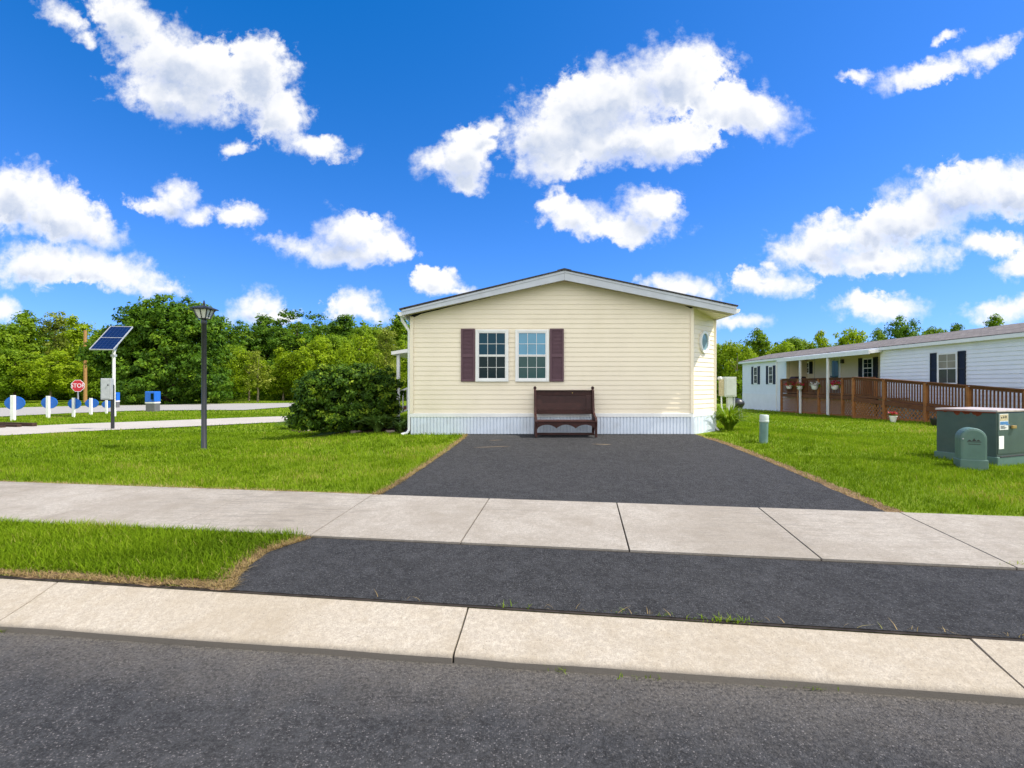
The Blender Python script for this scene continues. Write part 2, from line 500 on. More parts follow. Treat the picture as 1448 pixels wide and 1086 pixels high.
def concrete(name, col, stain, samt=0.35, streak=0.0):
    m = bpy.data.materials.new(name); m.use_nodes = True
    t = NT(m.node_tree); t.t.nodes.clear()
    b = t.n('ShaderNodeBsdfPrincipled'); o = t.n('ShaderNodeOutputMaterial'); t.l(b.outputs[0], o.inputs[0])
    Pv = t.n('ShaderNodeTexCoord').outputs['Object']
    mp = t.n('ShaderNodeMapping'); t.l(Pv, mp.inputs['Vector']); mp.inputs['Scale'].default_value = (1.4, 9, 2); mp.inputs['Rotation'].default_value = (0, 0, R(35))
    br = t.noise(mp.outputs[0], 2.0, 7, 0.7)
    fine = t.noise(Pv, 120, 4, 0.75); big = t.noise(Pv, 0.7, 6, 0.62); mid = t.noise(Pv, 4.5, 8, 0.75); grit = t.noise(Pv, 38, 5, 0.7)
    c = t.mix(t.mapr(fine, 0.28, 0.72), tuple(x * .66 for x in col), tuple(min(1, x * 1.26) for x in col))
    c = t.mix(t.mapr(grit, 0.40, 0.62, 0, 0.5), c, tuple(x * .58 for x in col))
    c = t.mix(t.mapr(t.noise(Pv, 22, 5, .75), 0.52, 0.66, 0, .4), c, tuple(min(1, x * 1.3) for x in col))
    c = t.mix(t.math('MULTIPLY', t.mapr(big, 0.42, 0.60), samt), c, stain)
    c = t.mix(t.math('MULTIPLY', t.mapr(mid, 0.46, 0.62), samt * .8), c, stain)
    if streak:
        where = t.mapr(t.noise(Pv, 0.45, 3, 0.5), 0.42, 0.62)
        c = t.mix(t.math('MULTIPLY', t.math('MULTIPLY', t.mapr(br, 0.47, 0.62), where), streak), c, tuple(x * .42 for x in col))
    vn = t.n('ShaderNodeTexVoronoi'); t.l(Pv, vn.inputs['Vector']); vn.inputs['Scale'].default_value = 60
    sc_ = t.n('ShaderNodeSeparateColor'); t.l(vn.outputs['Color'], sc_.inputs[0])
    pit = t.math('MULTIPLY', t.mapr(sc_.outputs[0], 0.80, 0.9), t.mapr(vn.outputs['Distance'], 0.34, 0.12))
    c = t.mix(t.math('MULTIPLY', pit, 0.6), c, tuple(x * .38 for x in col))
    t.l(c, b.inputs['Base Color']); b.inputs['Roughness'].default_value = 0.95; b.inputs['Specular IOR Level'].default_value = 0.12
    bp = t.n('ShaderNodeBump'); bp.inputs['Strength'].default_value = 0.75; bp.inputs['Distance'].default_value = 0.006
    t.l(t.math('ADD', fine, t.math('MULTIPLY', grit, 1.0)), bp.inputs['Height']); t.l(bp.outputs[0], b.inputs['Normal'])
    return m


def darken_low_face(m, z1, col):
    # darker tone low on the road face of the kerb stone, with a ragged edge
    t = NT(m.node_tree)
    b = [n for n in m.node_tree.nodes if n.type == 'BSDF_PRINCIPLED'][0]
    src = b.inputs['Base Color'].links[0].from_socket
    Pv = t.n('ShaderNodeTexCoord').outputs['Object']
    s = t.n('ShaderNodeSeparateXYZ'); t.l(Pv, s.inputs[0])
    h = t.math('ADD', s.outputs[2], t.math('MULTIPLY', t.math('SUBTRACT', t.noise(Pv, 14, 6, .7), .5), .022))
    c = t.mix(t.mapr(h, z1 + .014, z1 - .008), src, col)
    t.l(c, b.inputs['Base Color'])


def soilmat(name, a_, b_, c_):
    m = bpy.data.materials.new(name); m.use_nodes = True
    t = NT(m.node_tree); t.t.nodes.clear()
    b = t.n('ShaderNodeBsdfPrincipled'); o = t.n('ShaderNodeOutputMaterial'); t.l(b.outputs[0], o.inputs[0])
    Pv = t.n('ShaderNodeTexCoord').outputs['Object']
    c = t.ramp(t.noise(Pv, 9, 7, 0.7), [(0.3, a_), (0.5, b_), (0.7, c_)])
    c = t.mix(t.mapr(t.noise(Pv, 90, 3, .7), .35, .65, 0, .5), c, tuple(x * .5 for x in a_))
    t.l(c, b.inputs['Base Color']); b.inputs['Roughness'].default_value = 0.95; b.inputs['Specular IOR Level'].default_value = 0.1
    bp = t.n('ShaderNodeBump'); bp.inputs['Strength'].default_value = 0.8; bp.inputs['Distance'].default_value = 0.012
    t.l(t.noise(Pv, 60, 5, .7), bp.inputs['Height']); t.l(bp.outputs[0], b.inputs['Normal'])
    return m


def grassground(name):
    m = bpy.data.materials.new(name); m.use_nodes = True
    t = NT(m.node_tree); t.t.nodes.clear()
    b = t.n('ShaderNodeBsdfPrincipled'); o = t.n('ShaderNodeOutputMaterial'); t.l(b.outputs[0], o.inputs[0])
    Pv = t.n('ShaderNodeTexCoord').outputs['Object']
    c = t.ramp(t.noise(Pv, 0.5, 8, 0.72), [(0.25, (.10, .16, .010)), (0.5, (.16, .24, .012)), (0.62, (.20, .26, .02)), (0.78, (.27, .26, .05))])
    c = t.mix(t.mapr(t.noise(Pv, 45, 4, .7), .3, .7, 0, .55), c, (.07, .115, .007))
    t.l(c, b.inputs['Base Color']); b.inputs['Roughness'].default_value = 0.9; b.inputs['Specular IOR Level'].default_value = 0.1
    bp = t.n('ShaderNodeBump'); bp.inputs['Strength'].default_value = 0.8; bp.inputs['Distance'].default_value = 0.03
    t.l(t.noise(Pv, 30, 5, .7), bp.inputs['Height']); t.l(bp.outputs[0], b.inputs['Normal'])
    return m


def shingles(name, a_, b_):
    m = bpy.data.materials.new(name); m.use_nodes = True
    t = NT(m.node_tree); t.t.nodes.clear()
    b = t.n('ShaderNodeBsdfPrincipled'); o = t.n('ShaderNodeOutputMaterial'); t.l(b.outputs[0], o.inputs[0])
    Pv = t.n('ShaderNodeTexCoord').outputs['Object']
    mp = t.n('ShaderNodeMapping'); t.l(Pv, mp.inputs['Vector']); mp.inputs['Rotation'].default_value = (0, 0, R(90))
    br = t.n('ShaderNodeTexBrick'); t.l(mp.outputs[0], br.inputs['Vector'])
    br.inputs['Color1'].default_value = (*a_, 1); br.inputs['Color2'].default_value = (*b_, 1); br.inputs['Mortar'].default_value = (*(x * .4 for x in a_), 1)
    br.inputs['Scale'].default_value = 1; br.inputs['Brick Width'].default_value = .3; br.inputs['Row Height'].default_value = .14; br.inputs['Mortar Size'].default_value = .008
    c = t.mix(t.mapr(t.noise(Pv, 60, 3, .7), .3, .7, 0, .5), br.outputs[0], tuple(x * .5 for x in b_))
    t.l(c, b.inputs['Base Color']); b.inputs['Roughness'].default_value = .95; b.inputs['Specular IOR Level'].default_value = .15
    return m


M = {}
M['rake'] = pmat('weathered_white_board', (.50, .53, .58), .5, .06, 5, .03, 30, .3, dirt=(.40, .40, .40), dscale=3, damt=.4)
M['cream'] = pmat('cream_vinyl', (.835, .745, .585), .45, .03, 1.5, .05, 30, .3, dirt=(.58, .50, .32), dscale=.9, damt=.25)
M['trim'] = pmat('white_trim', (.80, .80, .78), .4, .04, 4, .03, 30, .3, dirt=(.55, .55, .5), dscale=2.5, damt=.25)
M['skirt'] = pmat('skirting_vinyl', (.68, .745, .83), .4, .04, 5, .03, 30, .3, dirt=(.42, .42, .38), dscale=3, damt=.25)
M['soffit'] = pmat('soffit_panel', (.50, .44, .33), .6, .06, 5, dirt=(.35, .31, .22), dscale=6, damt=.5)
M['shutter'] = pmat('plum_shutter', (.115, .062, .078), .5, .08, 6, .05, 60, .3)
M['glass_dark'] = glassmat('dark_glass', (.003, .016, .019), .016)
M['glass_teal'] = glassmat('teal_glass', (.004, .055, .095), .016)
M['glass_curtain'] = glassmat('curtained_glass', (.36, .34, .27), .03)
M['glass_half'] = glassmat('half_curtained_glass', (.10, .11, .10), .03)
M['glass_pale'] = glassmat('pale_reflective_glass', (.22, .36, .42), .08)
M['glass_grey_green'] = glassmat('green_grey_glass', (.030, .085, .078), .03)
M['glass_blue'] = glassmat('pale_glass', (.07, .30, .48), .07)
M['glass_green'] = glassmat('green_glass', (.02, .075, .065), .06)
M['roofing'] = shingles('dark_shingles', (.05, .05, .052), (.085, .08, .078))
M['grey_roof'] = shingles('weathered_shingles', (.135, .124, .12), (.225, .205, .20))
M['pew'] = pmat('stained_oak', (.036, .011, .009), .45, .3, 9, .15, 50, .3)
M['black_metal'] = pmat('black_paint', (.018, .02, .024), .4, .2, 9, .04, 40, .5)
M['lamp_glass'] = pmat('frosted_glass', (.62, .62, .58), .25, .05, 8)
M['white_paint'] = pmat('white_paint', (.80, .80, .79), .5, .05, 6, .04, 40, dirt=(.5, .48, .42), dscale=3, damt=.3)
M['galv'] = pmat('galvanised_steel', (.42, .44, .46), .45, .12, 10, .04, 40, .5, .3)
M['cells'] = pmat('solar_cells', (.004, .012, .052), .2, .2, 5, 0, 40, .6)
M['grey_dark'] = pmat('dark_grey_plastic', (.13, .13, .135), .6, .1, 6)
M['lid'] = pmat('rusty_lid', (.42, .37, .36), .6, .15, 6, .05, 30, .3, dirt=(.22, .085, .055), dscale=2.2, damt=.9)
M['cell_line'] = pmat('cell_busbar', (.03, .055, .13), .3, .05, 5)
M['blue'] = pmat('blue_plastic', (.012, .13, .56), .4, .08, 5, .03, 40, .4)
M['red'] = pmat('sign_red', (.50, .015, .025), .45, .06, 6)
M['sign_white'] = pmat('sign_white', (.82, .82, .82), .45, .03, 6)
M['wood_pole'] = pmat('tan_timber', (.36, .20, .075), .8, .2, 9, .3, 30, .2)
M['deck'] = pmat('stained_deck_wood', (.155, .060, .023), .7, .25, 6, .2, 40, .25, dirt=(.05, .02, .01), dscale=3, damt=.5)
M['deck_light'] = pmat('honey_lattice_wood', (.33, .135, .044), .7, .25, 6, .2, 40, .25)
M['white_siding'] = pmat('white_vinyl', (.80, .82, .85), .45, .03, 2, .04, 30, .3, dirt=(.62, .63, .62), dscale=1.2, damt=.25)
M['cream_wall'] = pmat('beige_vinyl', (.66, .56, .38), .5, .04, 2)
M['navy'] = pmat('black_shutter', (.010, .012, .020), .5, .15, 6)
M['grey_box'] = pmat('pale_grey_enamel', (.52, .55, .52), .45, .06, 5, dirt=(.35, .34, .28), dscale=4, damt=.35)
M['green_box'] = pmat('green_enamel', (.046, .076, .068), .42, .14, 4, .06, 30, .45, dirt=(.09, .10, .08), dscale=3, damt=.4)
M['green_ped'] = pmat('pale_green_plastic', (.085, .155, .13), .5, .1, 5, .05, 30, .35, dirt=(.14, .17, .13), dscale=4, damt=.4)
M['rust'] = pmat('rust', (.14, .036, .018), .9, .3, 14, .3, 60, .1)
M['pipe_green'] = pmat('aged_green_pipe', (.11, .20, .18), .55, .15, 6, .05, 40, dirt=(.3, .33, .3), dscale=5, damt=.5)
M['pipe_cap'] = pmat('faded_pipe_cap', (.46, .53, .50), .55, .08, 6)
M['sticker'] = pmat('label_paper', (.66, .67, .66), .5, .05, 20)
M['sticker_tan'] = pmat('label_tan', (.50, .42, .26), .5, .25, 30)
M['sticker_blue'] = pmat('label_blue', (.06, .19, .42), .5, .05, 20)
M['ink'] = pmat('dark_ink', (.03, .03, .03), .6, .1, 20)
M['bark'] = pmat('bark', (.085, .062, .045), .9, .3, 8, .5, 20, .1)
M['bark_pale'] = pmat('pale_bark', (.27, .22, .15), .9, .25, 8, .4, 20, .1)
M['stone'] = pmat('edging_stone', (.24, .19, .165), .9, .25, 5, .4, 20, .15)
M['pot_white'] = pmat('white_pot', (.76, .74, .74), .5, .06, 9)
M['pot_black'] = pmat('black_pot', (.012, .012, .013), .5, .2, 9)
M['timber_dark'] = pmat('weathered_timber', (.055, .035, .026), .85, .3, 9, .4, 30, .1)
M['brass'] = pmat('brass', (.45, .30, .10), .4, .1, 9, 0, 40, .5, .7)
M['cover'] = pmat('grill_cover', (.035, .018, .028), .7, .2, 5)
M['asphalt'] = asphalt('road_asphalt', (.054, .055, .058), (.32, .30, .295), (.095, .093, .090), .45, dusty=(.19, .17, .145))
M['asphalt_new'] = asphalt('driveway_asphalt', (.043, .044, .047), (.20, .20, .205), (.052, .052, .053), .5)
M['walk'] = concrete('broomed_concrete', (.375, .345, .302), (.22, .192, .155), .5, .5)
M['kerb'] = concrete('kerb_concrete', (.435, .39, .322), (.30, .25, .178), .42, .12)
darken_low_face(M['kerb'], .040, (.19, .17, .145))
M['far_walk'] = concrete('far_concrete', (.44, .415, .38), (.34, .31, .27), .4)
M['far_road'] = concrete('far_road_surface', (.35, .34, .325), (.28, .27, .255), .4)
M['soil'] = soilmat('dry_soil', (.09, .055, .032), (.21, .14, .08), (.36, .26, .15))
M['soil_dark'] = soilmat('dark_mulch', (.018, .012, .008), (.05, .03, .02), (.09, .055, .035))
M['joint'] = pmat('joint_dark', (.035, .03, .026), .95, .4, 12, .2, 60, .05)
M['worn'] = pmat('worn_asphalt_dust', (.15, .125, .095), .95, .35, 20, .3, 60, .05)
M['ground'] = grassground('lawn_soil')
GREEN = [(0.0, (.085, .150, .007)), (0.45, (.155, .255, .009)), (0.8, (.24, .345, .016)), (1.0, (.40, .33, .11))]
M['blade'] = leafmat('grass_blade', GREEN, .4, .75, .08)
M['blade_dry'] = leafmat('dry_blade', [(0, (.20, .14, .06)), (.6, (.38, .28, .12)), (.85, (.42, .33, .16)), (1, (.12, .17, .02))], .3)
M['leaf_dark'] = leafmat('leaf_dark', [(0, (.035, .088, .007)), (.5, (.085, .185, .011)), (1, (.20, .32, .018))], .42)
M['leaf_mid'] = leafmat('leaf_mid', [(0, (.09, .165, .007)), (.5, (.165, .28, .010)), (1, (.27, .385, .018))], .45)
M['leaf_wood'] = leafmat('leaf_wood', [(0, (.05, .11, .007)), (.5, (.12, .215, .011)), (1, (.22, .33, .018))], .42)
M['leaf_light'] = leafmat('leaf_light', [(0, (.18, .27, .007)), (.5, (.26, .38, .009)), (1, (.38, .47, .022))], .48)
M['leaf_olive'] = leafmat('leaf_olive', [(0, (.13, .18, .014)), (.5, (.25, .31, .03)), (1, (.36, .39, .07))], .45)
M['leaf_bush'] = leafmat('leaf_bush', [(0, (.025, .060, .006)), (.5, (.055, .12, .010)), (.75, (.13, .23, .014)), (1, (.30, .40, .03))], .35)
M['leaf_hosta'] = leafmat('leaf_hosta', [(0, (.05, .11, .02)), (1, (.19, .30, .06))], .3)
M['leaf_lily'] = leafmat('leaf_lily', [(0, (.08, .15, .008)), (.6, (.16, .27, .012)), (1, (.28, .34, .03))], .4)
M['petal_red'] = leafmat('petal_red', [(0, (.30, .006, .02)), (.6, (.55, .02, .06)), (1, (.70, .20, .25))], .3)
M['petal_white'] = leafmat('petal_white', [(0, (.55, .5, .52)), (1, (.8, .75, .78))], .3)

# ------------------------------------------------------------------ ground sheet
xs = np.concatenate([[-700, -400, -200, -120, -80], np.arange(-60, -18, 3), np.arange(-18, 22.1, .4), np.arange(24, 60, 3), [80, 120, 200, 400, 700]])
ts = np.concatenate([[-90, -20, 0, 2.93, 3.295, 3.345], np.arange(3.5, 20, .35), np.arange(20, 44, 1.0), np.arange(44, 80, 4), [90, 120, 180, 300, 500, 900]])
GX, GT = np.meshgrid(xs, ts)
GY = y_of(GX, GT)
GZ = np.where(GT < 3.3, -.08, terrain(GX, GY))
GZ = np.where(GY < -10, -.08, GZ)
nx, nt = len(xs), len(ts)
mb = MB()
mb.v = [tuple(p) for p in np.stack([GX, GY, GZ], -1).reshape(-1, 3).tolist()]
mb.f = [(j * nx + i, j * nx + i + 1, (j + 1) * nx + i + 1, (j + 1) * nx + i) for j in range(nt - 1) for i in range(nx - 1)]
tag(mb.build('ground', M['ground'], smooth=True, fix=False), kind='structure')


def resample(poly, n):
    p = np.array(poly, float)
    s = np.concatenate([[0], np.cumsum(np.linalg.norm(np.diff(p, axis=0), axis=1))])
    q = np.linspace(0, s[-1], n + 1)
    return np.stack([np.interp(q, s, p[:, 0]), np.interp(q, s, p[:, 1])], -1)


def sheet(name, ea, eb, nu, nv, off, mat, thick=0.0, kind='structure', wob=0.0):
    A, B = resample(ea, nu), resample(eb, nu)
    mb = MB()
    for i in range(nu + 1):
        for j in range(nv + 1):
            p = A[i] + (B[i] - A[i]) * j / nv
            if wob and j in (0, nv): p = p + rng.normal(0, wob, 2)
            mb.v.append((p[0], p[1], tz(p[0], p[1]) + off))
    k = nv + 1
    mb.f = [(i * k + j, (i + 1) * k + j, (i + 1) * k + j + 1, i * k + j + 1) for i in range(nu) for j in range(nv)]
    o = mb.build(name, mat, fix=True)
    me = o.data
    up_ = sum(p.normal.z for p in me.polygons)
    if up_ < 0: me.flip_normals()
    if thick:
        s = o.modifiers.new('thickness', 'SOLIDIFY'); s.thickness = thick; s.offset = -1
    return tag(o, kind=kind)


def tl(t, x0, x1, n=40):
    return [(x, float(y_of(x, t))) for x in np.linspace(x0, x1, n)]


# road: level carriageway in front of the kerb
mb = MB()
rx = np.linspace(-16, 16, 33); rt = [-9, -4, 0, 1.5, 2.9]
for t_ in rt:
    for x in rx: mb.v.append((x, float(y_of(x, t_)), 0.0))
n_ = len(rx)
mb.f = [(j * n_ + i, j * n_ + i + 1, (j + 1) * n_ + i + 1, (j + 1) * n_ + i) for j in range(len(rt) - 1) for i in range(n_ - 1)]
tag(mb.build('road', M['asphalt'], fix=False), kind='structure')

# kerb: a low mountable concrete gutter stone, in three-metre lengths with open joints
kj = [-15.3, -12.3, -9.3, -6.3, -3.32, -.31, 2.62, 5.6, 8.6, 11.6, 14.6]
mb = MB()
for a_, b_ in zip(kj[:-1], kj[1:]):
    a_ += .006; b_ -= .006
    m_ = 8
    dz = rnd.uniform(-.004, .004)
    rows = []
    for i in range(m_ + 1):
        x = a_ + (b_ - a_) * i / m_
        def pt(t_, z): return (x + KX * (t_ - 3.1), float(y_of(x, t_)), z)
        zb = SLOPE * float(y_of(x, 3.31)) + dz
        j0 = rnd.gauss(0, .004)
        rows.append([pt(2.885, -.05), pt(2.885 + j0, .035), pt(2.90 + j0, .05), pt(2.93, .058), pt(3.1, .058 + (zb - .058) * .42), pt(3.29, zb), pt(3.31, zb - .012), pt(3.31, -.05)])
    k = 8
    base = len(mb.v)
    for r_ in rows: mb.v += r_
    for i in range(m_):
        for j in range(k - 1):
            mb.f.append((base + i * k + j, base + (i + 1) * k + j, base + (i + 1) * k + j + 1, base + i * k + j + 1))
    mb.f.append(tuple(base + j for j in range(k)))
    mb.f.append(tuple(base + m_ * k + j for j in range(k - 1, -1, -1)))
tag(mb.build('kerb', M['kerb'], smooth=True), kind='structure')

# sidewalk slabs
T0, T1 = 4.42, 5.88
sj = [-13.4, -11.9, -10.45, -9.0, -7.55, -6.1, -4.7, -3.27, -1.84, -.45, .985, 2.48, 3.87, 5.3, 6.75, 8.2, 9.7, 11.2]
mb = MB()
for a_, b_ in zip(sj[:-1], sj[1:]):
    g_ = .007 if a_ > -2 else .003
    dz = rnd.uniform(0, .006) if a_ > -2 else .003
    nu_, nv_ = 5, 4
    base = len(mb.v)
    for lay in (.018 + dz, -.06):
        for i in range(nu_ + 1):
            for j in range(nv_ + 1):
                t_ = T0 + (T1 - T0) * j / nv_
                x = (a_ + g_) + (b_ - a_ - 2 * g_) * i / nu_ + KX * (t_ - T0)
                y = float(y_of(x, t_))
                mb.v.append((x, y, SLOPE * y + lay))
    k = nv_ + 1; L = (nu_ + 1) * k
    for i in range(nu_):
        for j in range(nv_): mb.f.append((base + i * k + j, base + (i + 1) * k + j, base + (i + 1) * k + j + 1, base + i * k + j + 1))
    rim = [i * k for i in range(nu_ + 1)] + [nu_ * k + j for j in range(1, k)] + [i * k + nv_ for i in range(nu_ - 1, -1, -1)] + [j for j in range(nv_ - 1, 0, -1)]
    for p, q in zip(rim, rim[1:] + rim[:1]): mb.f.append((base + p, base + q, base + L + q, base + L + p))
tag(mb.build('pavement', M['walk']), kind='structure')

# dark joint bed under the slabs and behind the kerb
sheet('joint_bed', tl(3.29, -14, 12), tl(3.335, -14, 12), 40, 1, .004, M['joint'])
sheet('joint_bed', tl(T0 - .035, -13, 11), tl(T1 + .02, -13, 11), 40, 4, .003, M['joint'])

# apron between kerb and sidewalk
apl = [at(330, 832), at(338, 815), at(352, 800), at(378, 782), at(410, 771), at(438, 765)]
apl = [(x, max(min(y, float(y_of(x, T0 - .025))), float(y_of(x, 3.316)))) for x, y in apl]
apl[0] = (apl[0][0], float(y_of(apl[0][0], 3.316))); apl[-1] = (apl[-1][0], float(y_of(apl[-1][0], T0 - .025)))
apl_t = [float(t_of(x, y)) for x, y in apl]; apl_x = [x for x, y in apl]
apl_f = lambda t_: np.interp(t_, apl_t, apl_x)
nu_, nv_ = 60, 12
mb = MB()
for j in range(nv_ + 1):
    t_ = 3.316 + (T0 - .028 - 3.316) * j / nv_
    x0 = float(apl_f(t_))
    for i in range(nu_ + 1):
        x = x0 + (11 - x0) * i / nu_
        y = float(y_of(x, t_)); mb.v.append((x, y, SLOPE * y + .008))
k = nu_ + 1
mb.f = [(j * k + i, j * k + i + 1, (j + 1) * k + i + 1, (j + 1) * k + i) for j in range(nv_) for i in range(nu_)]
tag(mb.build('driveway_apron', M['asphalt_new'], fix=False), kind='structure')

# driveway up to the house
HY = 11.25
dl = [at(533, 704.5), at(560, 688), at(600, 661), at(632, 639), at(657, 620), (-.98, HY + .05)]
dr = [at(1252, 725), at(1200, 702), at(1150, 681), at(1075, 649), at(1030, 631), at(998, 620), (3.99, HY + .05)]
dl[0] = (dl[0][0], float(y_of(dl[0][0], T1 + .004))); dr[0] = (dr[0][0], float(y_of(dr[0][0], T1 + .004)))
sheet('driveway', dl, dr, 36, 24, .012, M['asphalt_new'], wob=.012)
DLY, DLX = [p[1] for p in dl], [p[0] for p in dl]
DRY, DRX = [p[1] for p in dr], [p[0] for p in dr]
drl = lambda Y: np.interp(Y, DLY, DLX)
drr = lambda Y: np.interp(Y, DRY, DRX)

# bare soil edges
sheet('soil_strip', [(x - .10, y) for x, y in dl[:-1]], [(x + .02, y) for x, y in dl[:-1]], 50, 2, .007, M['soil'], wob=.02)
sheet('soil_strip', [(x - .02, y) for x, y in dr[:-1]], [(x + .2, y + .02) for x, y in dr[:-1]], 50, 2, .007, M['soil'], wob=.025)
sheet('soil_strip', tl(3.315, -14, apl_x[0] + .05), tl(3.44, -14, apl_x[0] + .05), 90, 2, .007, M['soil'], wob=.02)
sheet('soil_strip', [(x + .02, y) for x, y in apl], [(x - .14 + .05 * i / 5, y) for i, (x, y) in enumerate(apl)], 40, 3, .0075, M['soil'], wob=.02)
sheet('soil_strip', tl(T1 + .003, -13, dl[0][0]), tl(T1 + .07, -13, dl[0][0]), 90, 1, .006, M['soil'], wob=.015)

# concrete patch marks on the driveway by the house are laid as thin worn screed
for (p0, p1, wd) in (((668, 634), (724, 632), .05), ((690, 624), (712, 623), .05), ((836, 629), (866, 630), .06)):
    a_, b_ = at(*p0), at(*p1)
    n_ = 10
    ea = [(a_[0] + (b_[0] - a_[0]) * i / n_, a_[1] + (b_[1] - a_[1]) * i / n_ - wd * math.sin(math.pi * i / n_) * rnd.uniform(.4, 1)) for i in range(n_ + 1)]
    eb = [(a_[0] + (b_[0] - a_[0]) * i / n_, a_[1] + (b_[1] - a_[1]) * i / n_ + wd * math.sin(math.pi * i / n_) * rnd.uniform(.4, 1)) for i in range(n_ + 1)]
    sheet('worn_patch', ea, eb, 10, 1, .0165, M['worn'])

# far footpath and far road on the left
fp_a = [at(-260, 636), at(-120, 625), at(0, 617.5), at(120, 611), at(240, 605.5), at(340, 600.5), at(430, 596)]
fp_b = [at(-260, 617), at(-120, 611), at(0, 605.5), at(120, 600), at(240, 595.5), at(340, 591.5), at(430, 588.5)]
sheet('footpath', fp_a, fp_b, 60, 4, .03, M['far_walk'])
fr_a = [at(-320, 601), at(-150, 595), at(0, 590), at(100, 585), at(190, 581.5), at(280, 580.5), at(345, 580.5), at(380, 578), at(430, 574.5), at(520, 572)]
fr_b = [at(-320, 584), at(-150, 580), at(0, 577.5), at(100, 575), at(190, 573.3), at(280, 571.8), at(345, 571), at(380, 570.7), at(430, 570.2), at(520, 569.6)]
sheet('far_road', fr_a, fr_b, 80, 4, .035, M['far_road'])
FPA, FPB, FRA, FRB = [np.array(sorted(p)) for p in (fp_a, fp_b, fr_a, fr_b)]


def between(X, Y, A, B):
    return (Y > np.interp(X, A[:, 0], A[:, 1]) - .05) & (Y < np.interp(X, B[:, 0], B[:, 1]) + .05) & (X < A[-1, 0])


# ------------------------------------------------------------------ siding walls
def lap_wall(mb, p0, p1, z0, top, nrm, pitch=.104, n=2, out=.012):
    """lapped boards from p0 to p1 (xy); top(s) gives the wall top at fraction s; nrm points outside"""
    p0, p1, nrm = Vector((*p0, 0)), Vector((*p1, 0)), Vector(nrm)
    L = (p1 - p0).length
    S = np.linspace(0, 1, 201)
    tops = np.array([top(s) for s in S])
    z = z0
    while z < tops.max() - .005:
        z1 = z + pitch
        ok = S[tops > z + .002]
        s0, s1 = ok.min(), ok.max()
        ok1 = S[tops > min(z1, tops.max() - .002)]
        q0, q1 = (ok1.min(), ok1.max()) if len(ok1) else ((s0 + s1) / 2,) * 2
        zt = min(z1, tops.max())
        a = p0 + (p1 - p0) * s0; b = p0 + (p1 - p0) * s1; c = p0 + (p1 - p0) * q1; d = p0 + (p1 - p0) * q0
        o1, o0 = nrm * out, nrm * .001
        vs = [a + o1 + Vector((0, 0, z)), b + o1 + Vector((0, 0, z)), c + o0 + Vector((0, 0, zt)), d + o0 + Vector((0, 0, zt)),
              a + Vector((0, 0, z)), b + Vector((0, 0, z))]
        # a small rounded butt under each board
        mb.add(vs, [(0, 1, 2, 3), (4, 5, 1, 0)])
        z = z1
    return mb


def ribbed(mb, p0, p1, z0, z1, nrm, pitch=.073, out=.022):
    p0, p1, nrm = Vector((*p0, 0)), Vector((*p1, 0)), Vector(nrm)
    L = (p1 - p0).length; d = (p1 - p0).normalized()
    prof, s = [], 0
    while s < L:
        for (f, o_) in ((0, 1), (.62, 1), (.66, 0), (.94, 0)):
            if s + f * pitch < L: prof.append((s + f * pitch, o_ * out))
        s += pitch
    prof.append((L, out))
    vs = []
    for (s, o_) in prof:
        p = p0 + d * s + nrm * o_
        vs += [p + Vector((0, 0, z0)), p + Vector((0, 0, z1))]
    mb.add(vs, [(2 * i, 2 * i + 2, 2 * i + 3, 2 * i + 1) for i in range(len(prof) - 1)])
    return mb


def frame_boxes(mb, c, ax, nrm, w_, h_, bw, depth, z_c):
    """rectangular frame: two stiles, two rails butted between; c = xy centre on the wall face"""
    ax, nrm = Vector(ax), Vector(nrm)
    C = Vector((*c, z_c)) + nrm * depth / 2
    rz = math.atan2(ax.y, ax.x)
    for s in (-1, 1):
        mb.box(C + ax * s * (w_ - bw) / 2, (bw, depth, h_), rz)
        mb.box(C + Vector((0, 0, s * (h_ - bw) / 2)), (w_ - 2 * bw, depth, bw), rz)
    return mb


def sash_window(root, c, ax, nrm, z_c, w_, h_, grid_top, grid_bot, g_top, g_bot, bw=.055, depth=.045, fm='trim', split=.5):
    ax, nrm = Vector(ax), Vector(nrm); rz = math.atan2(ax.y, ax.x)
    mb = MB(); frame_boxes(mb, c, ax, nrm, w_, h_, bw, depth, z_c)
    win = mb.build('window', M[fm], root, bevel=.006)
    iw, ih = w_ - 2 * bw, h_ - 2 * bw
    zb, zt_ = z_c - ih / 2, z_c + ih / 2
    zm = zb + ih * split
    o = Vector((*c, 0))
    sb = MB()
    for (a_, b_, grid, dep) in ((zb, zm, grid_bot, .024), (zm, zt_, grid_top, .032)):
        cc = o + nrm * (dep / 2 + .002)
        t_ = .022
        for s in (-1, 1):
            sb.box(cc + ax * s * (iw - t_) / 2 + Vector((0, 0, (a_ + b_) / 2)), (t_, dep, b_ - a_ - .001), rz)
            sb.box(cc + Vector((0, 0, (a_ + b_) / 2 + s * (b_ - a_ - .001 - t_) / 2)), (iw - 2 * t_, dep, t_), rz)
        nc, nr = grid
        gw, gh = iw - 2 * t_, b_ - a_ - 2 * t_
        gc = o + nrm * (dep - .009)
        for i in range(1, nc): sb.box(gc + ax * (-gw / 2 + gw * i / nc) + Vector((0, 0, (a_ + b_) / 2)), (.009, .008, gh), rz)
        for i in range(1, nr): sb.box(gc + Vector((0, 0, a_ + t_ + gh * i / nr)), (gw, .0065, .009), rz)
    sb.build('sash', M[fm], win)
    for (a_, b_, gm, dep) in ((zb, zm, g_bot, .010), (zm, zt_, g_top, .016)):
        pb = MB(); cc = o + nrm * (dep + .003)
        vs = [cc + ax * (s * iw / 2 * .985) + Vector((0, 0, z)) for (s, z) in ((-1, a_ + .012), (1, a_ + .012), (1, b_ - .012), (-1, b_ - .012))]
        pb.prism(vs, -nrm * .006)
        pb.build('pane', M[gm], win)
    return win


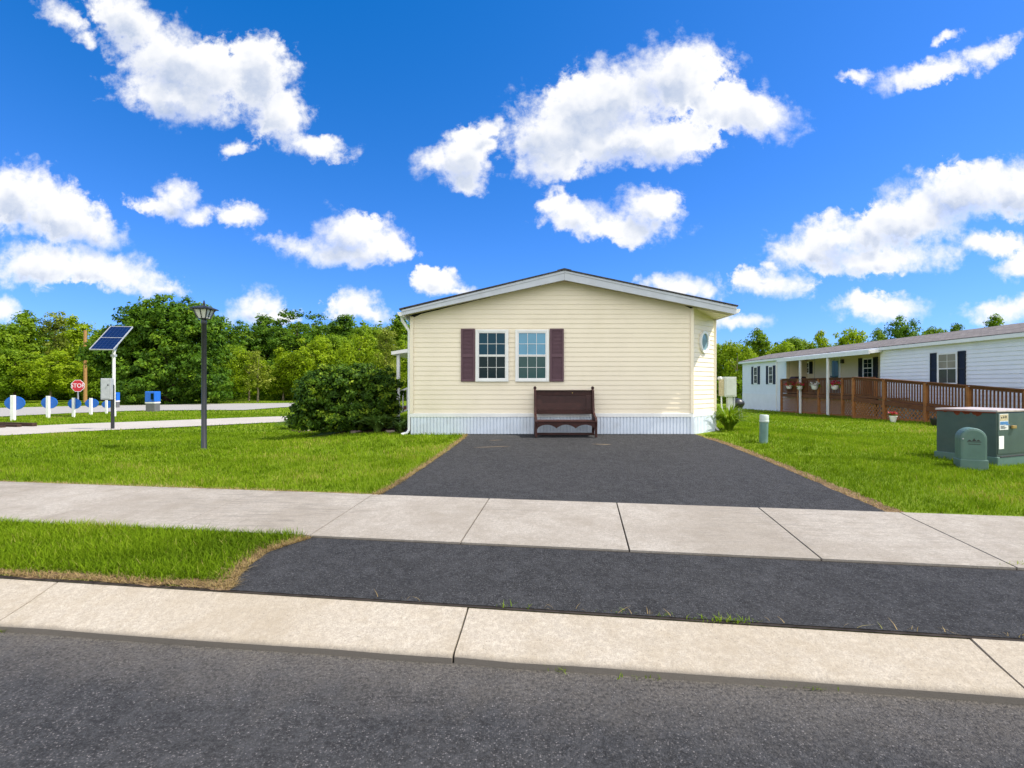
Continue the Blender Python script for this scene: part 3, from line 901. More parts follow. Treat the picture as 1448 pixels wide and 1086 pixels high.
def louvre_shutter(root, c, ax, nrm, z_c, w_, h_, mat='shutter', n=18):
    ax, nrm = Vector(ax), Vector(nrm); rz = math.atan2(ax.y, ax.x)
    mb = MB(); frame_boxes(mb, c, ax, nrm, w_, h_, .04, .032, z_c)
    C = Vector((*c, z_c)) + nrm * .014
    mb.box(C + Vector((0, 0, -.02)), (w_ - .08, .03, .05), rz)
    mb.box(Vector((*c, z_c)) + nrm * .003, (w_ - .08, .004, h_ - .08), rz)
    for half in (-1, 1):
        a_ = z_c + (.005 if half > 0 else -h_ / 2 + .04); b_ = z_c + (h_ / 2 - .04 if half > 0 else -.045)
        for i in range(n):
            z = a_ + (b_ - a_) * (i + .5) / n
            lo = (b_ - a_) / n
            p = Vector((*c, 0))
            vs = [p + nrm * .024 + ax * s * (w_ / 2 - .04) + Vector((0, 0, z - lo * .5)) for s in (-1, 1)] + [p + nrm * .008 + ax * s * (w_ / 2 - .04) + Vector((0, 0, z + lo * .5)) for s in (1, -1)]
            mb.add(vs, [(0, 1, 2, 3)])
            vs2 = [p + nrm * .024 + ax * s * (w_ / 2 - .04) + Vector((0, 0, z - lo * .5)) for s in (-1, 1)] + [p + nrm * .008 + ax * s * (w_ / 2 - .04) + Vector((0, 0, z - lo * .5)) for s in (1, -1)]
            mb.add(vs2, [(3, 2, 1, 0)])
    return mb.build('shutter', M[mat], root, fix=False)


# ------------------------------------------------------------------ the cream mobile home
GZ0 = SLOPE * HY                          # ground at the gable
XL, XR = -2.215, 3.96                     # gable wall
CX, CY = 4.76, 12.05                      # far end of the clipped corner
BACK = 25.0
RX, RZ = 1.12, 4.03                       # ridge at the rake
LX, LZ, EX, EZ = -2.36, 3.185, 4.80, 3.255  # eaves (top of roof)
RF = 10.95                                # rake front
home = empty('mobile_home', (1.2, HY, GZ0), 'cream vinyl mobile home with plum shutters and white skirting at the end of the driveway', 'house')


def roof_top(x): return RZ + (LZ - RZ) * (RX - x) / (RX - LX) if x < RX else RZ + (EZ - RZ) * (x - RX) / (EX - RX)


ZW0 = 1.6 - (589.5 - 543) * .01554          # top of skirting
ZW1 = ZW0 + .075                            # band top
mb = MB()
lap_wall(mb, (XL, HY), (XR, HY), ZW1, lambda s: roof_top(XL + (XR - XL) * s) - .13, (0, -1, 0))
dcn = Vector((CY - HY, -(CX - XR), 0)).normalized()
lap_wall(mb, (XR, HY), (CX, CY), ZW1, lambda s: roof_top(XR + (CX - XR) * s) - .13, dcn)
lap_wall(mb, (CX, CY), (CX, BACK), ZW1, lambda s: EZ - .13, (1, 0, 0))
lap_wall(mb, (XL, BACK), (XL, HY), ZW1, lambda s: roof_top(XL) - .12, (-1, 0, 0))
lap_wall(mb, (CX, BACK), (XL, BACK), ZW1, lambda s: roof_top(CX + (XL - CX) * s) - .13, (0, 1, 0))
mb.build('wall', M['cream'], home, fix=False)
mb = MB()
zg = GZ0 - .06
ribbed(mb, (XL, HY), (XR, HY), zg, ZW0, (0, -1, 0))
ribbed(mb, (XR, HY), (CX, CY), zg, ZW0, dcn)
ribbed(mb, (CX, CY), (CX, BACK), zg, ZW0, (1, 0, 0))
ribbed(mb, (XL, BACK), (XL, HY), zg - .3, ZW0, (-1, 0, 0))
mb.build('skirting', M['skirt'], home, fix=False)
mb = MB()
mb.beam((XL - .02, HY - .012, (ZW0 + ZW1) / 2), (XR + .012, HY - .012, (ZW0 + ZW1) / 2), .04, .085)
mb.beam((XR + .006, HY - .003, (ZW0 + ZW1) / 2), (CX, CY - .003, (ZW0 + ZW1) / 2), .044, .083)
mb.box((XL - .012, (HY + BACK) / 2 + .02, (ZW0 + ZW1) / 2), (.04, BACK - HY - .04, .081))
mb.build('skirting_band', M['trim'], home, bevel=.008)
for (cx_, cy_, zt_) in ((XL + .015, HY - .012, roof_top(XL) - .14), (XR - .01, HY - .010, roof_top(XR) - .17), (CX + .004, CY - .012, EZ - .16)):
    mb = MB(); mb.box((cx_, cy_, (ZW1 + zt_) / 2), (.075, .05, zt_ - ZW1)); mb.build('corner_trim', M['cream'], home, bevel=.008)
mb = MB(); mb.box((XR - .005, HY - .006, (zg + ZW0) / 2), (.07, .05, ZW0 - zg - .002)); mb.build('skirting_corner', M['skirt'], home, bevel=.006)
# roof
mb = MB()
for (xa, za, xb, zb) in ((LX - .05, LZ, RX, RZ), (RX, RZ, EX + .03, EZ)):
    mb.prism([(xa, RF - .03, za), (xb, RF - .03, zb), (xb, RF - .03, zb + .028), (xa, RF - .03, za + .028)], (0, BACK + .3 - RF, 0))
roof = mb.build('roof', M['roofing'], home)
mb = MB()
for k in range(46):
    y = RF - .02 + k * .31
    mb.prism([(RX - .15, y, RZ - .007), (RX, y, RZ + .03), (RX + .15, y, RZ - .004), (RX + .15, y, RZ + .012), (RX, y, RZ + .046), (RX - .15, y, RZ + .009)], (0, .3, 0))
mb.build('ridge_cap', M['roofing'], roof)
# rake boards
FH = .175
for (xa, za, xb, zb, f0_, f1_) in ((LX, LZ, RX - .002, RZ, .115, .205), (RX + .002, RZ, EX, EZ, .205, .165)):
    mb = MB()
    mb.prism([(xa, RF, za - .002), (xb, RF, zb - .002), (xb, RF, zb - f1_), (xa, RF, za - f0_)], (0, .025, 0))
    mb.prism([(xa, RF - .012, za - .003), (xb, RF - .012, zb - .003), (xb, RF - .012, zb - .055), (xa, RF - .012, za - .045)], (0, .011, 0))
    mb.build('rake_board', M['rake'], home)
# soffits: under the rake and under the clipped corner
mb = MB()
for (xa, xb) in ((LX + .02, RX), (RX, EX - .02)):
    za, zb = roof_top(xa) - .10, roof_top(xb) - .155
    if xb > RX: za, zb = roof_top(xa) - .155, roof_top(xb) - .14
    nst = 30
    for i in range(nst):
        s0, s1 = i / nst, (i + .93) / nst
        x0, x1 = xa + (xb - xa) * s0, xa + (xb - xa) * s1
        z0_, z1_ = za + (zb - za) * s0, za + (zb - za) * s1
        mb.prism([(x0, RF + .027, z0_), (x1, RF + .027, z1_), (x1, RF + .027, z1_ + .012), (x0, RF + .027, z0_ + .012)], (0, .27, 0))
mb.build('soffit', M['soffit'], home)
mb = MB()
nst = 9
for i in range(nst):
    x0 = XR + .03 + (EX - .03 - XR - .03) * i / nst; x1 = x0 + (EX - .03 - XR - .03) / nst * .95
    mb.prism([(x0, HY + .01, roof_top(x0) - .15), (x1, HY + .01, roof_top(x1) - .15), (x1, HY + .01, roof_top(x1) - .138), (x0, HY + .01, roof_top(x0) - .138)], (0, 1.2, 0))
mb.build('soffit', M['cream'], home)
# fascias and gutters along the long sides
mb = MB()
mb.box((LX + .02, (RF + BACK) / 2, LZ - .07), (.025, BACK - RF - .06, .13)); mb.build('fascia', M['trim'], home); mb = MB(); mb.box((EX - .015, (RF + BACK) / 2 + .02, EZ - .085), (.025, BACK - RF - .06, .15))
mb.build('fascia', M['trim'], home)
for (gx, gz, s) in ((LX, LZ - .04, -1), (EX, EZ - .045, 1)):
    mb = MB()
    prof = [(0, 0), (0, -.085), (s * .05, -.09), (s * .085, -.06), (s * .10, 0), (s * .092, 0), (s * .078, -.056), (s * .048, -.082), (s * .008, -.078), (s * .008, 0)]
    mb.prism([(gx + a_, RF + .03, gz + b_) for a_, b_ in prof], (0, BACK - RF - .1, 0))
    mb.prism([(gx + a_, RF + .026, gz + b_) for a_, b_ in prof[:5]], (0, .006, 0))
    mb.build('gutter', M['trim'], home)
mb = MB()
mb.tube([(LX - .05, RF + .25, LZ - .12), (LX - .04, RF + .27, LZ - .2), (XL - .05, HY + .03, LZ - .42), (XL - .05, HY + .03, GZ0 + .1), (XL - .09, HY - .03, GZ0 + .03), (XL - .2, HY - .08, GZ0 + .0)], .035, 8)
mb.build('downspout', M['trim'], home, smooth=True)
mb = MB()
mb.tube([(EX + .05, CY + .2, EZ - .13), (CX + .05, CY + .1, EZ - .35), (CX + .05, CY + .08, GZ0 + .1), (CX + .1, CY, GZ0)], .03, 8)
mb.build('downspout', M['trim'], home, smooth=True)
# windows and shutters
S_ = .01554
def hx(px): return (px - 724) * S_
def hz(py): return 1.6 - (py - 543) * S_
zc, hh = hz(503), 73.5 * S_
AX, NF = (1, 0, 0), (0, -1, 0)
yw = HY - .012
sash_window(home, (hx(695.8), yw), AX, NF, zc, 46.5 * S_, hh, (3, 2), (3, 2), 'glass_teal', 'glass_dark')  # gable pane colours stand in for reflected sky above, dark trees below
sash_window(home, (hx(752.3), yw), AX, NF, zc, 47.5 * S_, hh, (3, 2), (3, 2), 'glass_blue', 'glass_grey_green')
for px in (661.8, 787.2):
    louvre_shutter(home, (hx(px), yw), AX, NF, hz(502.3), 19.6 * S_, 74.5 * S_)
# oval window on the clipped corner
oc = Vector((XR, HY, 0)) + (Vector((CX, CY, 0)) - Vector((XR, HY, 0))) * .475 + dcn * .012
da = (Vector((CX, CY, 0)) - Vector((XR, HY, 0))).normalized()
oc.z = 1.6 + (543 - 484) / 724 * 11.65
ow = MB().ring(oc, da, (0, 0, 1), (.165, .195), (.22, .255), .045, dcn, 32).build('oval_window', M['trim'], home, smooth=True)
pts = [oc + da * math.cos(2 * math.pi * k / 32) * .18 + Vector((0, 0, math.sin(2 * math.pi * k / 32) * .21)) + dcn * .006 for k in range(32)]
MB().prism(pts, dcn * .012).build('pane', M['glass_pale'], ow)
# little side porch behind the left corner
PY0, PY1, PXL = 14.6, 17.2, -3.42
mb = MB(); mb.prism([(XL - .02, PY0 - .1, 2.72), (PXL, PY0 - .1, 2.52), (PXL, PY0 - .1, 2.43), (XL - .02, PY0 - .1, 2.60)], (0, PY1 - PY0, 0)); mb.build('porch_roof', M['trim'], home)
zp = tz(-3.3, 14.7)
for y in (PY0 + .05, PY1 - .3):
    mb = MB(); mb.box((PXL + .17, y, (zp + 2.44) / 2), (.085, .085, 2.46 - zp)); mb.build('porch_post', M['white_paint'], home, bevel=.006)
mb = MB(); mb.box(((XL + PXL) / 2 + .1, (PY0 + PY1) / 2, zp + .42), (1.1, PY1 - PY0 - .2, .09)); mb.build('porch_floor', M['deck'], home)
mb = MB()
for k in range(3): mb.box((PXL - .05 - k * .26 + .05, PY0 + .55, zp + .36 - k * .15), (.3, .9, .05))
mb.build('steps', M['white_paint'], home)
mb = MB()
x0, x1 = PXL + .12, XL - .02
za, zb = zp + .55, zp + .98
mb.beam((x0, PY0 + .1, za + .33), (x1, PY0 + .1, zb + .33), .05, .05); mb.beam((x0, PY0 + .1, za - .28), (x1, PY0 + .1, zb - .28), .04, .05)
for i in range(9):
    x = x0 + .05 + (x1 - x0 - .1) * i / 8; zz = za + (zb - za) * (x - x0) / (x1 - x0)
    mb.box((x, PY0 + .1, zz + .02), (.028, .028, .6))
mb.build('railing', M['white_paint'], home)

# ------------------------------------------------------------------ church pew against the wall
B0, B1 = .475, 1.775
BY = 11.12
bz = SLOPE * 10.9 + .012
pew = empty('pew_bench', ((B0 + B1) / 2, 10.85, bz), 'dark brown wooden church pew standing against the cream wall below the right window', 'bench')
side = [(10.63, 0), (10.70, 0), (10.72, .12), (10.78, .2), (10.95, .2), (11.02, .12), (11.04, 0), (11.12, 0), (11.13, .40), (11.16, 1.0), (11.10, 1.01), (11.05, .96), (11.0, .62), (10.96, .50), (10.84, .44), (10.66, .41), (10.62, .33), (10.64, .2)]
for x in (B0, B1 - .048):
    mb = MB(); mb.prism([(x, y, bz + z) for y, z in side], (.048, 0, 0))
    sp = mb.build('side_panel', M['pew'], pew, bevel=.006)
    mb = MB(); mb.lathe([(.012, 0), (.03, .015), (.036, .035), (.026, .06), (.008, .07)], (x + .024, 11.125, bz + .99), 12); mb.build('finial', M['pew'], sp, smooth=True)
xa, xb = B0 + .05, B1 - .05
mb = MB()
mb.beam((xa, 10.84, bz + .325), (xb, 10.84, bz + .325), .42, .03)
mb.build('seat', M['pew'], pew, bevel=.008)
mb = MB()
def bk(z): return 11.065 + .06 * (z - .46) / .5
for (z0_, z1_, th) in ((.46, .55, .03), (.86, .955, .034)):
    mb.beam((xa, bk((z0_ + z1_) / 2), bz + (z0_ + z1_) / 2), (xb, bk((z0_ + z1_) / 2), bz + (z0_ + z1_) / 2), th, z1_ - z0_)
for s in (xa + .06, xb - .06): mb.box((s, bk(.705), bz + .705), (.12, .03, .308), rx=R(-6.8))
mb.box(((xa + xb) / 2, bk(.705) + .012, bz + .705), (xb - xa - .23, .014, .315), rx=R(-6.8))
nb = 22
for i in range(nb):
    x = xa + .12 + (xb - xa - .24) * (i + .5) / nb
    mb.box((x, bk(.705) + .003, bz + .705), ((xb - xa - .24) / nb - .007, .006, .305), rx=R(-6.8))
mb.beam((xa, bk(.95) - .02, bz + .965), (xb, bk(.95) - .02, bz + .965), .06, .018)
mb.build('backrest', M['pew'], pew)
mb = MB()
prof = []
for i in range(49):
    s = i / 48; x = xa + (xb - xa) * s
    q = abs(((s * 3) % 1) - .5) * 2
    prof.append((x, .185 + .075 * (1 - q ** 2.2) if 0 < i < 48 else .16))
mb.prism([(xa, 10.65, bz + .308), (xb, 10.65, bz + .308)] + [(x, 10.65, bz + z) for x, z in reversed(prof)], (0, .022, 0))
mb.build('apron', M['pew'], pew)
mb = MB(); mb.beam((xa, 10.83, bz + .055), (xb, 10.83, bz + .055), .03, .045); mb.build('stretcher', M['pew'], pew)
mb = MB(); mb.lathe([(.010, 0), (.013, .004), (.010, .008)], (1.31, 0, 0), 10)
mb.v = [(x, bk(.92) - .02 - z, bz + .915 + y) for (x, y, z) in mb.v]
mb.build('knob', M['brass'], pew)

# ------------------------------------------------------------------ lamp post
lx, ly = at(288.5, 636)
lz = tz(lx, ly)
sc_l = ly / 724
lamp = empty('lamp_post', (lx, ly, lz), 'black lamp post with four-sided lantern standing on the lawn', 'lamp post')
ztop = CAM_Z + (543 - 451) * sc_l
MB().lathe([(.058, -.1), (.058, .02), (.05, .03), (.047, ztop - lz - .12), (.055, ztop - lz - .11), (.055, ztop - lz - .05), (.04, ztop - lz)], (lx, ly, lz), 16).build('post', M['black_metal'], lamp, smooth=True)
zl0, zl1 = ztop, CAM_Z + (543 - 438) * sc_l
mb = MB(); q = math.pi / 4
mb.lathe([(.08, 0), (.12, .012), (.12, .02), (.09, .025)], (lx, ly, zl0 - .01), 4)
for k in range(4):
    a_ = q + k * math.pi / 2
    mb.beam((lx + .115 * math.cos(a_), ly + .115 * math.sin(a_), zl0 + .01), (lx + .2 * math.cos(a_), ly + .2 * math.sin(a_), zl1), .02, .02)
    a2_ = a_ + math.pi / 4
    mb.beam((lx + .08 * math.cos(a2_), ly + .08 * math.sin(a2_), zl0 + .01), (lx + .142 * math.cos(a2_), ly + .142 * math.sin(a2_), zl1), .012, .012)
lant = mb.build('lantern', M['black_metal'], lamp)
MB().lathe([(.10, .01), (.185, zl1 - zl0 - .004)], (lx, ly, zl0), 4).build('glass', M['lamp_glass'], lant)
MB().lathe([(.268, 0), (.272, .02), (.17, .055), (.06, .08), (.025, .09), (.02, .105), (.028, .12), (.02, .14), (.010, .19)], (lx, ly, zl1), 4).build('hood', M['black_metal'], lant)

# ------------------------------------------------------------------ solar panel on a pole, and the meter post before it
sx_, sy_ = at(161, 589.5)
sz = tz(sx_, sy_); ss = sy_ / 724
sol = empty('solar_pole', (sx_, sy_, sz), 'white pole carrying two stacked tilted blue solar panels', 'solar panel')
ptop = CAM_Z + (543 - 490) * ss
MB().lathe([(.085, -.1), (.085, .3), (.06, .32), (.06, ptop - sz)], (sx_, sy_, sz), 12).build('pole', M['white_paint'], sol, smooth=True)
bl = Vector(((126.5 - 724) * ss * (sy_ - .75) / sy_, sy_ - .75, CAM_Z + (543 - 494.5) * ss * .97))
Wv, Hv = Vector((.895, .158, 0)), Vector((-.265, 1.5, 1.15))
nrm = Wv.cross(Hv).normalized()
if nrm.z < 0: nrm = -nrm
fr = MB()
c4 = [bl, bl + Wv, bl + Wv + Hv, bl + Hv]
for a_, b_ in zip(c4, c4[1:] + c4[:1]): fr.beam(a_, b_, .03, .05, nrm)
fr.beam(bl + Hv * .5, bl + Hv * .5 + Wv, .025, .045, nrm)
pan = fr.build('panel', M['galv'], sol)
for s0, s1 in ((.008, .493), (.507, .992)):
    MB().prism([bl + Wv * a_ + Hv * b_ + nrm * .008 for a_, b_ in ((.01, s0), (.99, s0), (.99, s1), (.01, s1))], -nrm * .02).build('solar_cells', M['cells'], pan)
gm = MB()
for s0, s1 in ((.02, .485), (.515, .98)):
    for i in range(1, 6): gm.beam(bl + Wv * i / 6 + Hv * s0 + nrm * .0095, bl + Wv * i / 6 + Hv * s1 + nrm * .0095, .007, .003, nrm)
    for j in range(1, 5):
        s = s0 + (s1 - s0) * j / 5
        gm.beam(bl + Wv * .02 + Hv * s + nrm * .010, bl + Wv * .98 + Hv * s + nrm * .010, .007, .003, nrm)
gm.build('grid_lines', M['cell_line'], pan)
mb = MB()
pc = bl + Wv * .55 + Hv * .45 - nrm * .05
mb.beam((sx_, sy_, ptop - .45), (sx_, sy_, ptop - .35), .16, .16, (0, 1, 0)); mb.beam((sx_, sy_, ptop - .05), pc, .06, .06); mb.beam((sx_, sy_, ptop - .38), bl + Wv * .7 + Hv * .75 - nrm * .05, .04, .04)
mb.beam(bl + Wv * .2 + Hv * .45 - nrm * .05, bl + Wv * .85 + Hv * .45 - nrm * .05, .05, .05)
mb.build('bracket', M['galv'], sol)

mx, my = at(159.3, 607.5)
mz = tz(mx, my); msx = my / 724
met = empty('utility_cabinet', (mx, my, mz), 'grey metal cabinet on a thin dark post beside the far footpath', 'utility box')
MB().box((mx, my, (mz + CAM_Z + (543 - 545) * msx) / 2), (.07, .07, CAM_Z - mz + .0)).build('post', M['black_metal'], met, bevel=.005)
zc_ = CAM_Z + (543 - 550) * msx
cb = MB().box((mx - .09, my - .09, zc_), (.27, .18, .64), R(12)).build('cabinet', M['galv'], met, bevel=.012)
MB().box((mx - .07, my - .186, zc_), (.22, .008, .57), R(12)).build('door', M['galv'], cb, bevel=.003)
MB().box((mx - .0, my - .185, zc_ + .12), (.02, .03, .04), R(12)).build('latch', M['black_metal'], cb)

# ------------------------------------------------------------------ stop sign, timber pole
tx, ty = at(110.5, 577)
ty_ = ty
tzv = tz(tx, ty); tsx = ty / 724
stp = empty('stop_sign', (tx, ty, tzv), 'red octagonal stop sign on a grey post before the left trees', 'stop sign')
zc_ = CAM_Z + (543 - 545.5) * tsx
MB().box((tx, ty, (tzv + zc_ + .3) / 2), (.05, .04, zc_ + .3 - tzv)).build('post', M['galv'], stp)
def octo(r, y, t=.006):
    return [(tx + r * math.cos(R(22.5 + 45 * k)), y, zc_ + r * .9 * math.sin(R(22.5 + 45 * k))) for k in range(8)]
rr = 10.0 * tsx
pl = MB().prism(octo(rr, ty - .03), (0, .008, 0)).build('plate', M['sign_white'], stp)
MB().prism(octo(rr * .93, ty - .036), (0, .004, 0)).build('red_face', M['red'], pl)


def text_mesh(name, body, size, loc, mat, parent, rot=(R(90), 0, 0), ext=.003):
    cu = bpy.data.curves.new(name + '_font', 'FONT'); cu.body = body; cu.size = size; cu.extrude = ext
    cu.align_x = 'CENTER'; cu.align_y = 'CENTER'
    tmp = bpy.data.objects.new('lettering_source', cu); COL.objects.link(tmp)
    bpy.context.view_layer.update()
    me = bpy.data.meshes.new_from_object(tmp.evaluated_get(bpy.context.evaluated_depsgraph_get()))
    bpy.data.objects.remove(tmp)
    me.materials.clear(); me.materials.append(mat)
    o = bpy.data.objects.new(name, me); COL.objects.link(o)
    base = WORLD[parent.name]
    o.parent = parent; o.location = Vector(loc) - base; o.rotation_euler = rot
    WORLD[o.name] = base
    return o


text_mesh('lettering', 'STOP', rr * .82, (tx, ty - .040, zc_), M['sign_white'], pl)

wx, wy = at(120.5, 569)
wz = tz(wx, wy); wsx = wy / 724
pole = empty('timber_pole', (wx, wy, wz), 'tan wooden utility pole rising behind the stop sign', 'utility pole')
hp = (569 - 467) * wsx
MB().lathe([(.15, -.2), (.145, 0), (.125, hp * .6), (.115, hp)], (wx, wy, wz), 12).build('shaft', M['wood_pole'], pole, smooth=True)
MB().lathe([(.135, 0), (.14, .05), (.135, .12)], (wx, wy, wz + hp * .66), 12).build('band', M['timber_dark'], pole, smooth=True)

# ------------------------------------------------------------------ oval blue boards on white posts along the road
dp = None
for i, (px, py, top, bw, bh, lab) in enumerate((
        (18.5, 595, 559, 29, 19, 'white post with blue oval board, leftmost and largest of the roadside row'),
        (68, 591, 560, 23, 17.5, 'white post with blue oval board, second from the left in the roadside row'),
        (104, 590, 562.5, 18.5, 14.5, 'white post with blue oval board directly below the stop sign'),
        (128.5, 587, 563, 19, 12, 'white post with blue oval board between stop sign post and grey cabinet'),
        (150.5, 585.5, 566, 15, 11, 'white post with blue oval board half hidden behind the thin dark cabinet post'))):
    x, y = at(px, py); z = tz(x, y); s = y / 724
    if dp is None:
        dp = empty('roadside_post', (0, 0, 0), lab, 'post', 'white posts with blue oval boards')
        MB().box((0, 0, .47), (.155, .10, 1.08)).build('post', M['white_paint'], dp, bevel=.008)
        MB().prism([(.42 * math.cos(2 * math.pi * k / 40) , .06, .70 + .275 * math.sin(2 * math.pi * k / 40)) for k in range(40)], (0, .03, 0)).build('board', M['blue'], dp)
        o = dp
    else:
        o = copy_tree(dp); o['label'] = lab
    o.location = (x, y, z)
    h = (py - top) * s
    k = bw * s / .84
    o.scale = (k, k, h / 1.01)

# blue dispenser boxes
def dispenser(px, py, wpx, hpx, lab):
    x, y = at(px, py); z = tz(x, y); s = y / 724
    w_, h_ = wpx * s, hpx * s
    r_ = empty('dispenser_box', (x, y, z), lab, 'dispenser box')
    MB().box((x, y, z + h_ * .20), (w_ * .92, w_ * .8, h_ * .42)).build('pedestal', M['grey_dark'], r_, bevel=.02)
    MB().box((x, y, z + h_ * .445), (w_ * .98, w_ * .86, h_ * .07)).build('band', M['white_paint'], r_, bevel=.005)
    bx = MB().box((x, y, z + h_ * .74), (w_, w_ * .9, h_ * .52)).build('housing', M['blue'], r_, bevel=.03)
    MB().box((x + w_ * .25, y - w_ * .46, z + h_ * .76), (w_ * .28, .02, h_ * .3)).build('door', M['glass_dark'], bx)
    MB().box((x + w_ * .3, y - w_ * .48, z + h_ * .58), (w_ * .2, .03, h_ * .03)).build('handle', M['black_metal'], bx)
    return r_
dispenser(216.2, 582, 14, 28.5, 'blue dispenser box on a grey pedestal at the edge of the far road')
dispenser(164, 577, 7, 22, 'small blue box farther off, half hidden behind the white solar pole')

# dark timbers at the left edge
x, y = at(4, 604)
tb = empty('landscape_timber', (x, y, tz(x, y)), 'low dark timber edging lying at the left picture edge', 'timber')
mb = MB()
for k in range(3):
    yy = y + .3 * k - .3
    mb.box((x - 1.0 + .2 * k, yy, tz(x, yy) + .04 + .025 * k), (3.4, .14, .11), R(-12))
mb.build('beam', M['timber_dark'], tb, bevel=.01)

# ------------------------------------------------------------------ foliage builders
def leaf_cards(P, N, size, aspect=.55, jitter=.6):
    n = len(P)
    N = N + rng.normal(0, jitter, (n, 3)); N /= np.linalg.norm(N, axis=1, keepdims=True) + 1e-9
    A = np.cross(N, rng.normal(0, 1, (n, 3))); A /= np.linalg.norm(A, axis=1, keepdims=True) + 1e-9
    B = np.cross(N, A)
    s = size * rng.uniform(.6, 1.3, (n, 1))
    bend = N * s * .18
    return np.stack([P - A * s, P + B * s * aspect - bend, P + A * s, P - B * s * aspect - bend], 1)


def crown_arrays(lobes, nclump, nleaf, size, cl=.5, hollow=.55):
    """lobes: list of (cx, cy, cz, rx, ry, rz). clumps of leaves spread through the lobes' outer volume"""
    lob = np.array(lobes, float)
    vol = (lob[:, 3] * lob[:, 4] * lob[:, 5]) ** (2 / 3)
    idx = rng.choice(len(lob), nclump, p=vol / vol.sum())
    d = rng.normal(0, 1, (nclump, 3)); d /= np.linalg.norm(d, axis=1, keepdims=True)
    r = hollow + (1 - hollow) * rng.random((nclump, 1)) ** .6
    r *= rng.uniform(.82, 1.12, (nclump, 1))
    C = lob[idx, :3] + d * r * lob[idx, 3:]
    ctint = np.clip(rng.normal(.45, .2, nclump), 0, 1)
    csz = cl * rng.uniform(.6, 1.35, (nclump, 1))
    k = np.repeat(np.arange(nclump), nleaf)
    e = rng.normal(0, 1, (len(k), 3)); e /= np.linalg.norm(e, axis=1, keepdims=True)
    off = e * rng.random((len(k), 1)) ** .5 * csz[k] * np.array([1, 1, .72])
    Pp = C[k] + off
    Nn = e * .8 + d[k] * .6 + np.array([0, 0, .5])
    V = leaf_cards(Pp, Nn, size)
    T = np.clip(ctint[k] + rng.normal(0, .16, len(k)), 0, 1)
    return V, T


def trunk(mb, h, r, lean=.1, limbs=6, spread=1.0, base=0.0, start=.3):
    p = [Vector((0, 0, -.3 + base))]
    dx, dy = rnd.uniform(-lean, lean), rnd.uniform(-lean, lean)
    for i in range(1, 6):
        s = i / 5
        p.append(Vector((dx * s * h + rnd.uniform(-.04, .04) * h * .3, dy * s * h, h * s + base)))
    mb.tube(p, [r * 1.3, r, r * .8, r * .6, r * .38, r * .12], 8)
    for k in range(limbs):
        s = start + (.92 - start) * k / max(1, limbs - 1)
        i = int(s * 5); f = s * 5 - i
        q = p[i].lerp(p[min(i + 1, 5)], f)
        a = k * 2.4 + rnd.uniform(-.4, .4)
        L = spread * (1.1 - .6 * s) * rnd.uniform(.8, 1.2)
        e = q + Vector((math.cos(a) * L, math.sin(a) * L, L * rnd.uniform(.4, .9)))
        m = q.lerp(e, .5) + Vector((0, 0, L * .08))
        mb.tube([q, m, e], [r * .4 * (1 - .5 * s), r * .25 * (1 - .5 * s), r * .08], 6)
    return mb


def make_tree(name, lab, cat, h, wd, leaf, bark, nclump, nleaf, size, cl, shape='round', bare=.2, group=None, tr=None):
    root = empty(name, (0, 0, 0), lab, cat, group)
    tb_ = MB(); trunk(tb_, h * .88, tr or max(.06, h * .016), .03, 7, wd * .35, 0, max(bare, .2))
    tb_.build('trunk', M[bark], root, smooth=True)
    hw = wd / 2
    z0 = h * bare
    lobes = []
    if shape == 'round':
        lobes.append((0, 0, (z0 + h) / 2, hw * .8, hw * .8, (h - z0) * .46))
        for k in range(9):
            a = k * 2.4 + rnd.random(); zz = z0 + (h - z0) * rnd.uniform(.18, .85); q = math.sin(math.pi * min(1, (zz - z0) / (h - z0) * .9 + .1)) ** .6
            rr_ = hw * rnd.uniform(.34, .5)
            lobes.append((math.cos(a) * hw * .62 * q, math.sin(a) * hw * .62 * q, zz, rr_, rr_, rr_ * .8))
    elif shape == 'tall':
        for k in range(10):
            s = k / 9; zz = z0 + (h - z0) * (.08 + .86 * s); q = (1 - .55 * s) * (.55 + .45 * math.sin(math.pi * (s * .8 + .2)))
            a = k * 2.4 + rnd.random(); rr_ = hw * rnd.uniform(.4, .62) * (1 - .35 * s)
            lobes.append((math.cos(a) * hw * .45 * q, math.sin(a) * hw * .45 * q, zz, rr_, rr_, rr_ * .9))
    elif shape == 'open':
        for k in range(9):
            s = rnd.uniform(.45, .97); a = k * 2.4 + rnd.random(); rr_ = hw * rnd.uniform(.2, .36)
            lobes.append((math.cos(a) * hw * .7 * rnd.uniform(.2, 1), math.sin(a) * hw * .7, z0 + (h - z0) * s, rr_, rr_, rr_ * .55))
    V, T = crown_arrays(lobes, nclump, nleaf, size, cl)
    np_mesh('crown', V, 4, M[leaf], root, T)
    return root


protos = {}


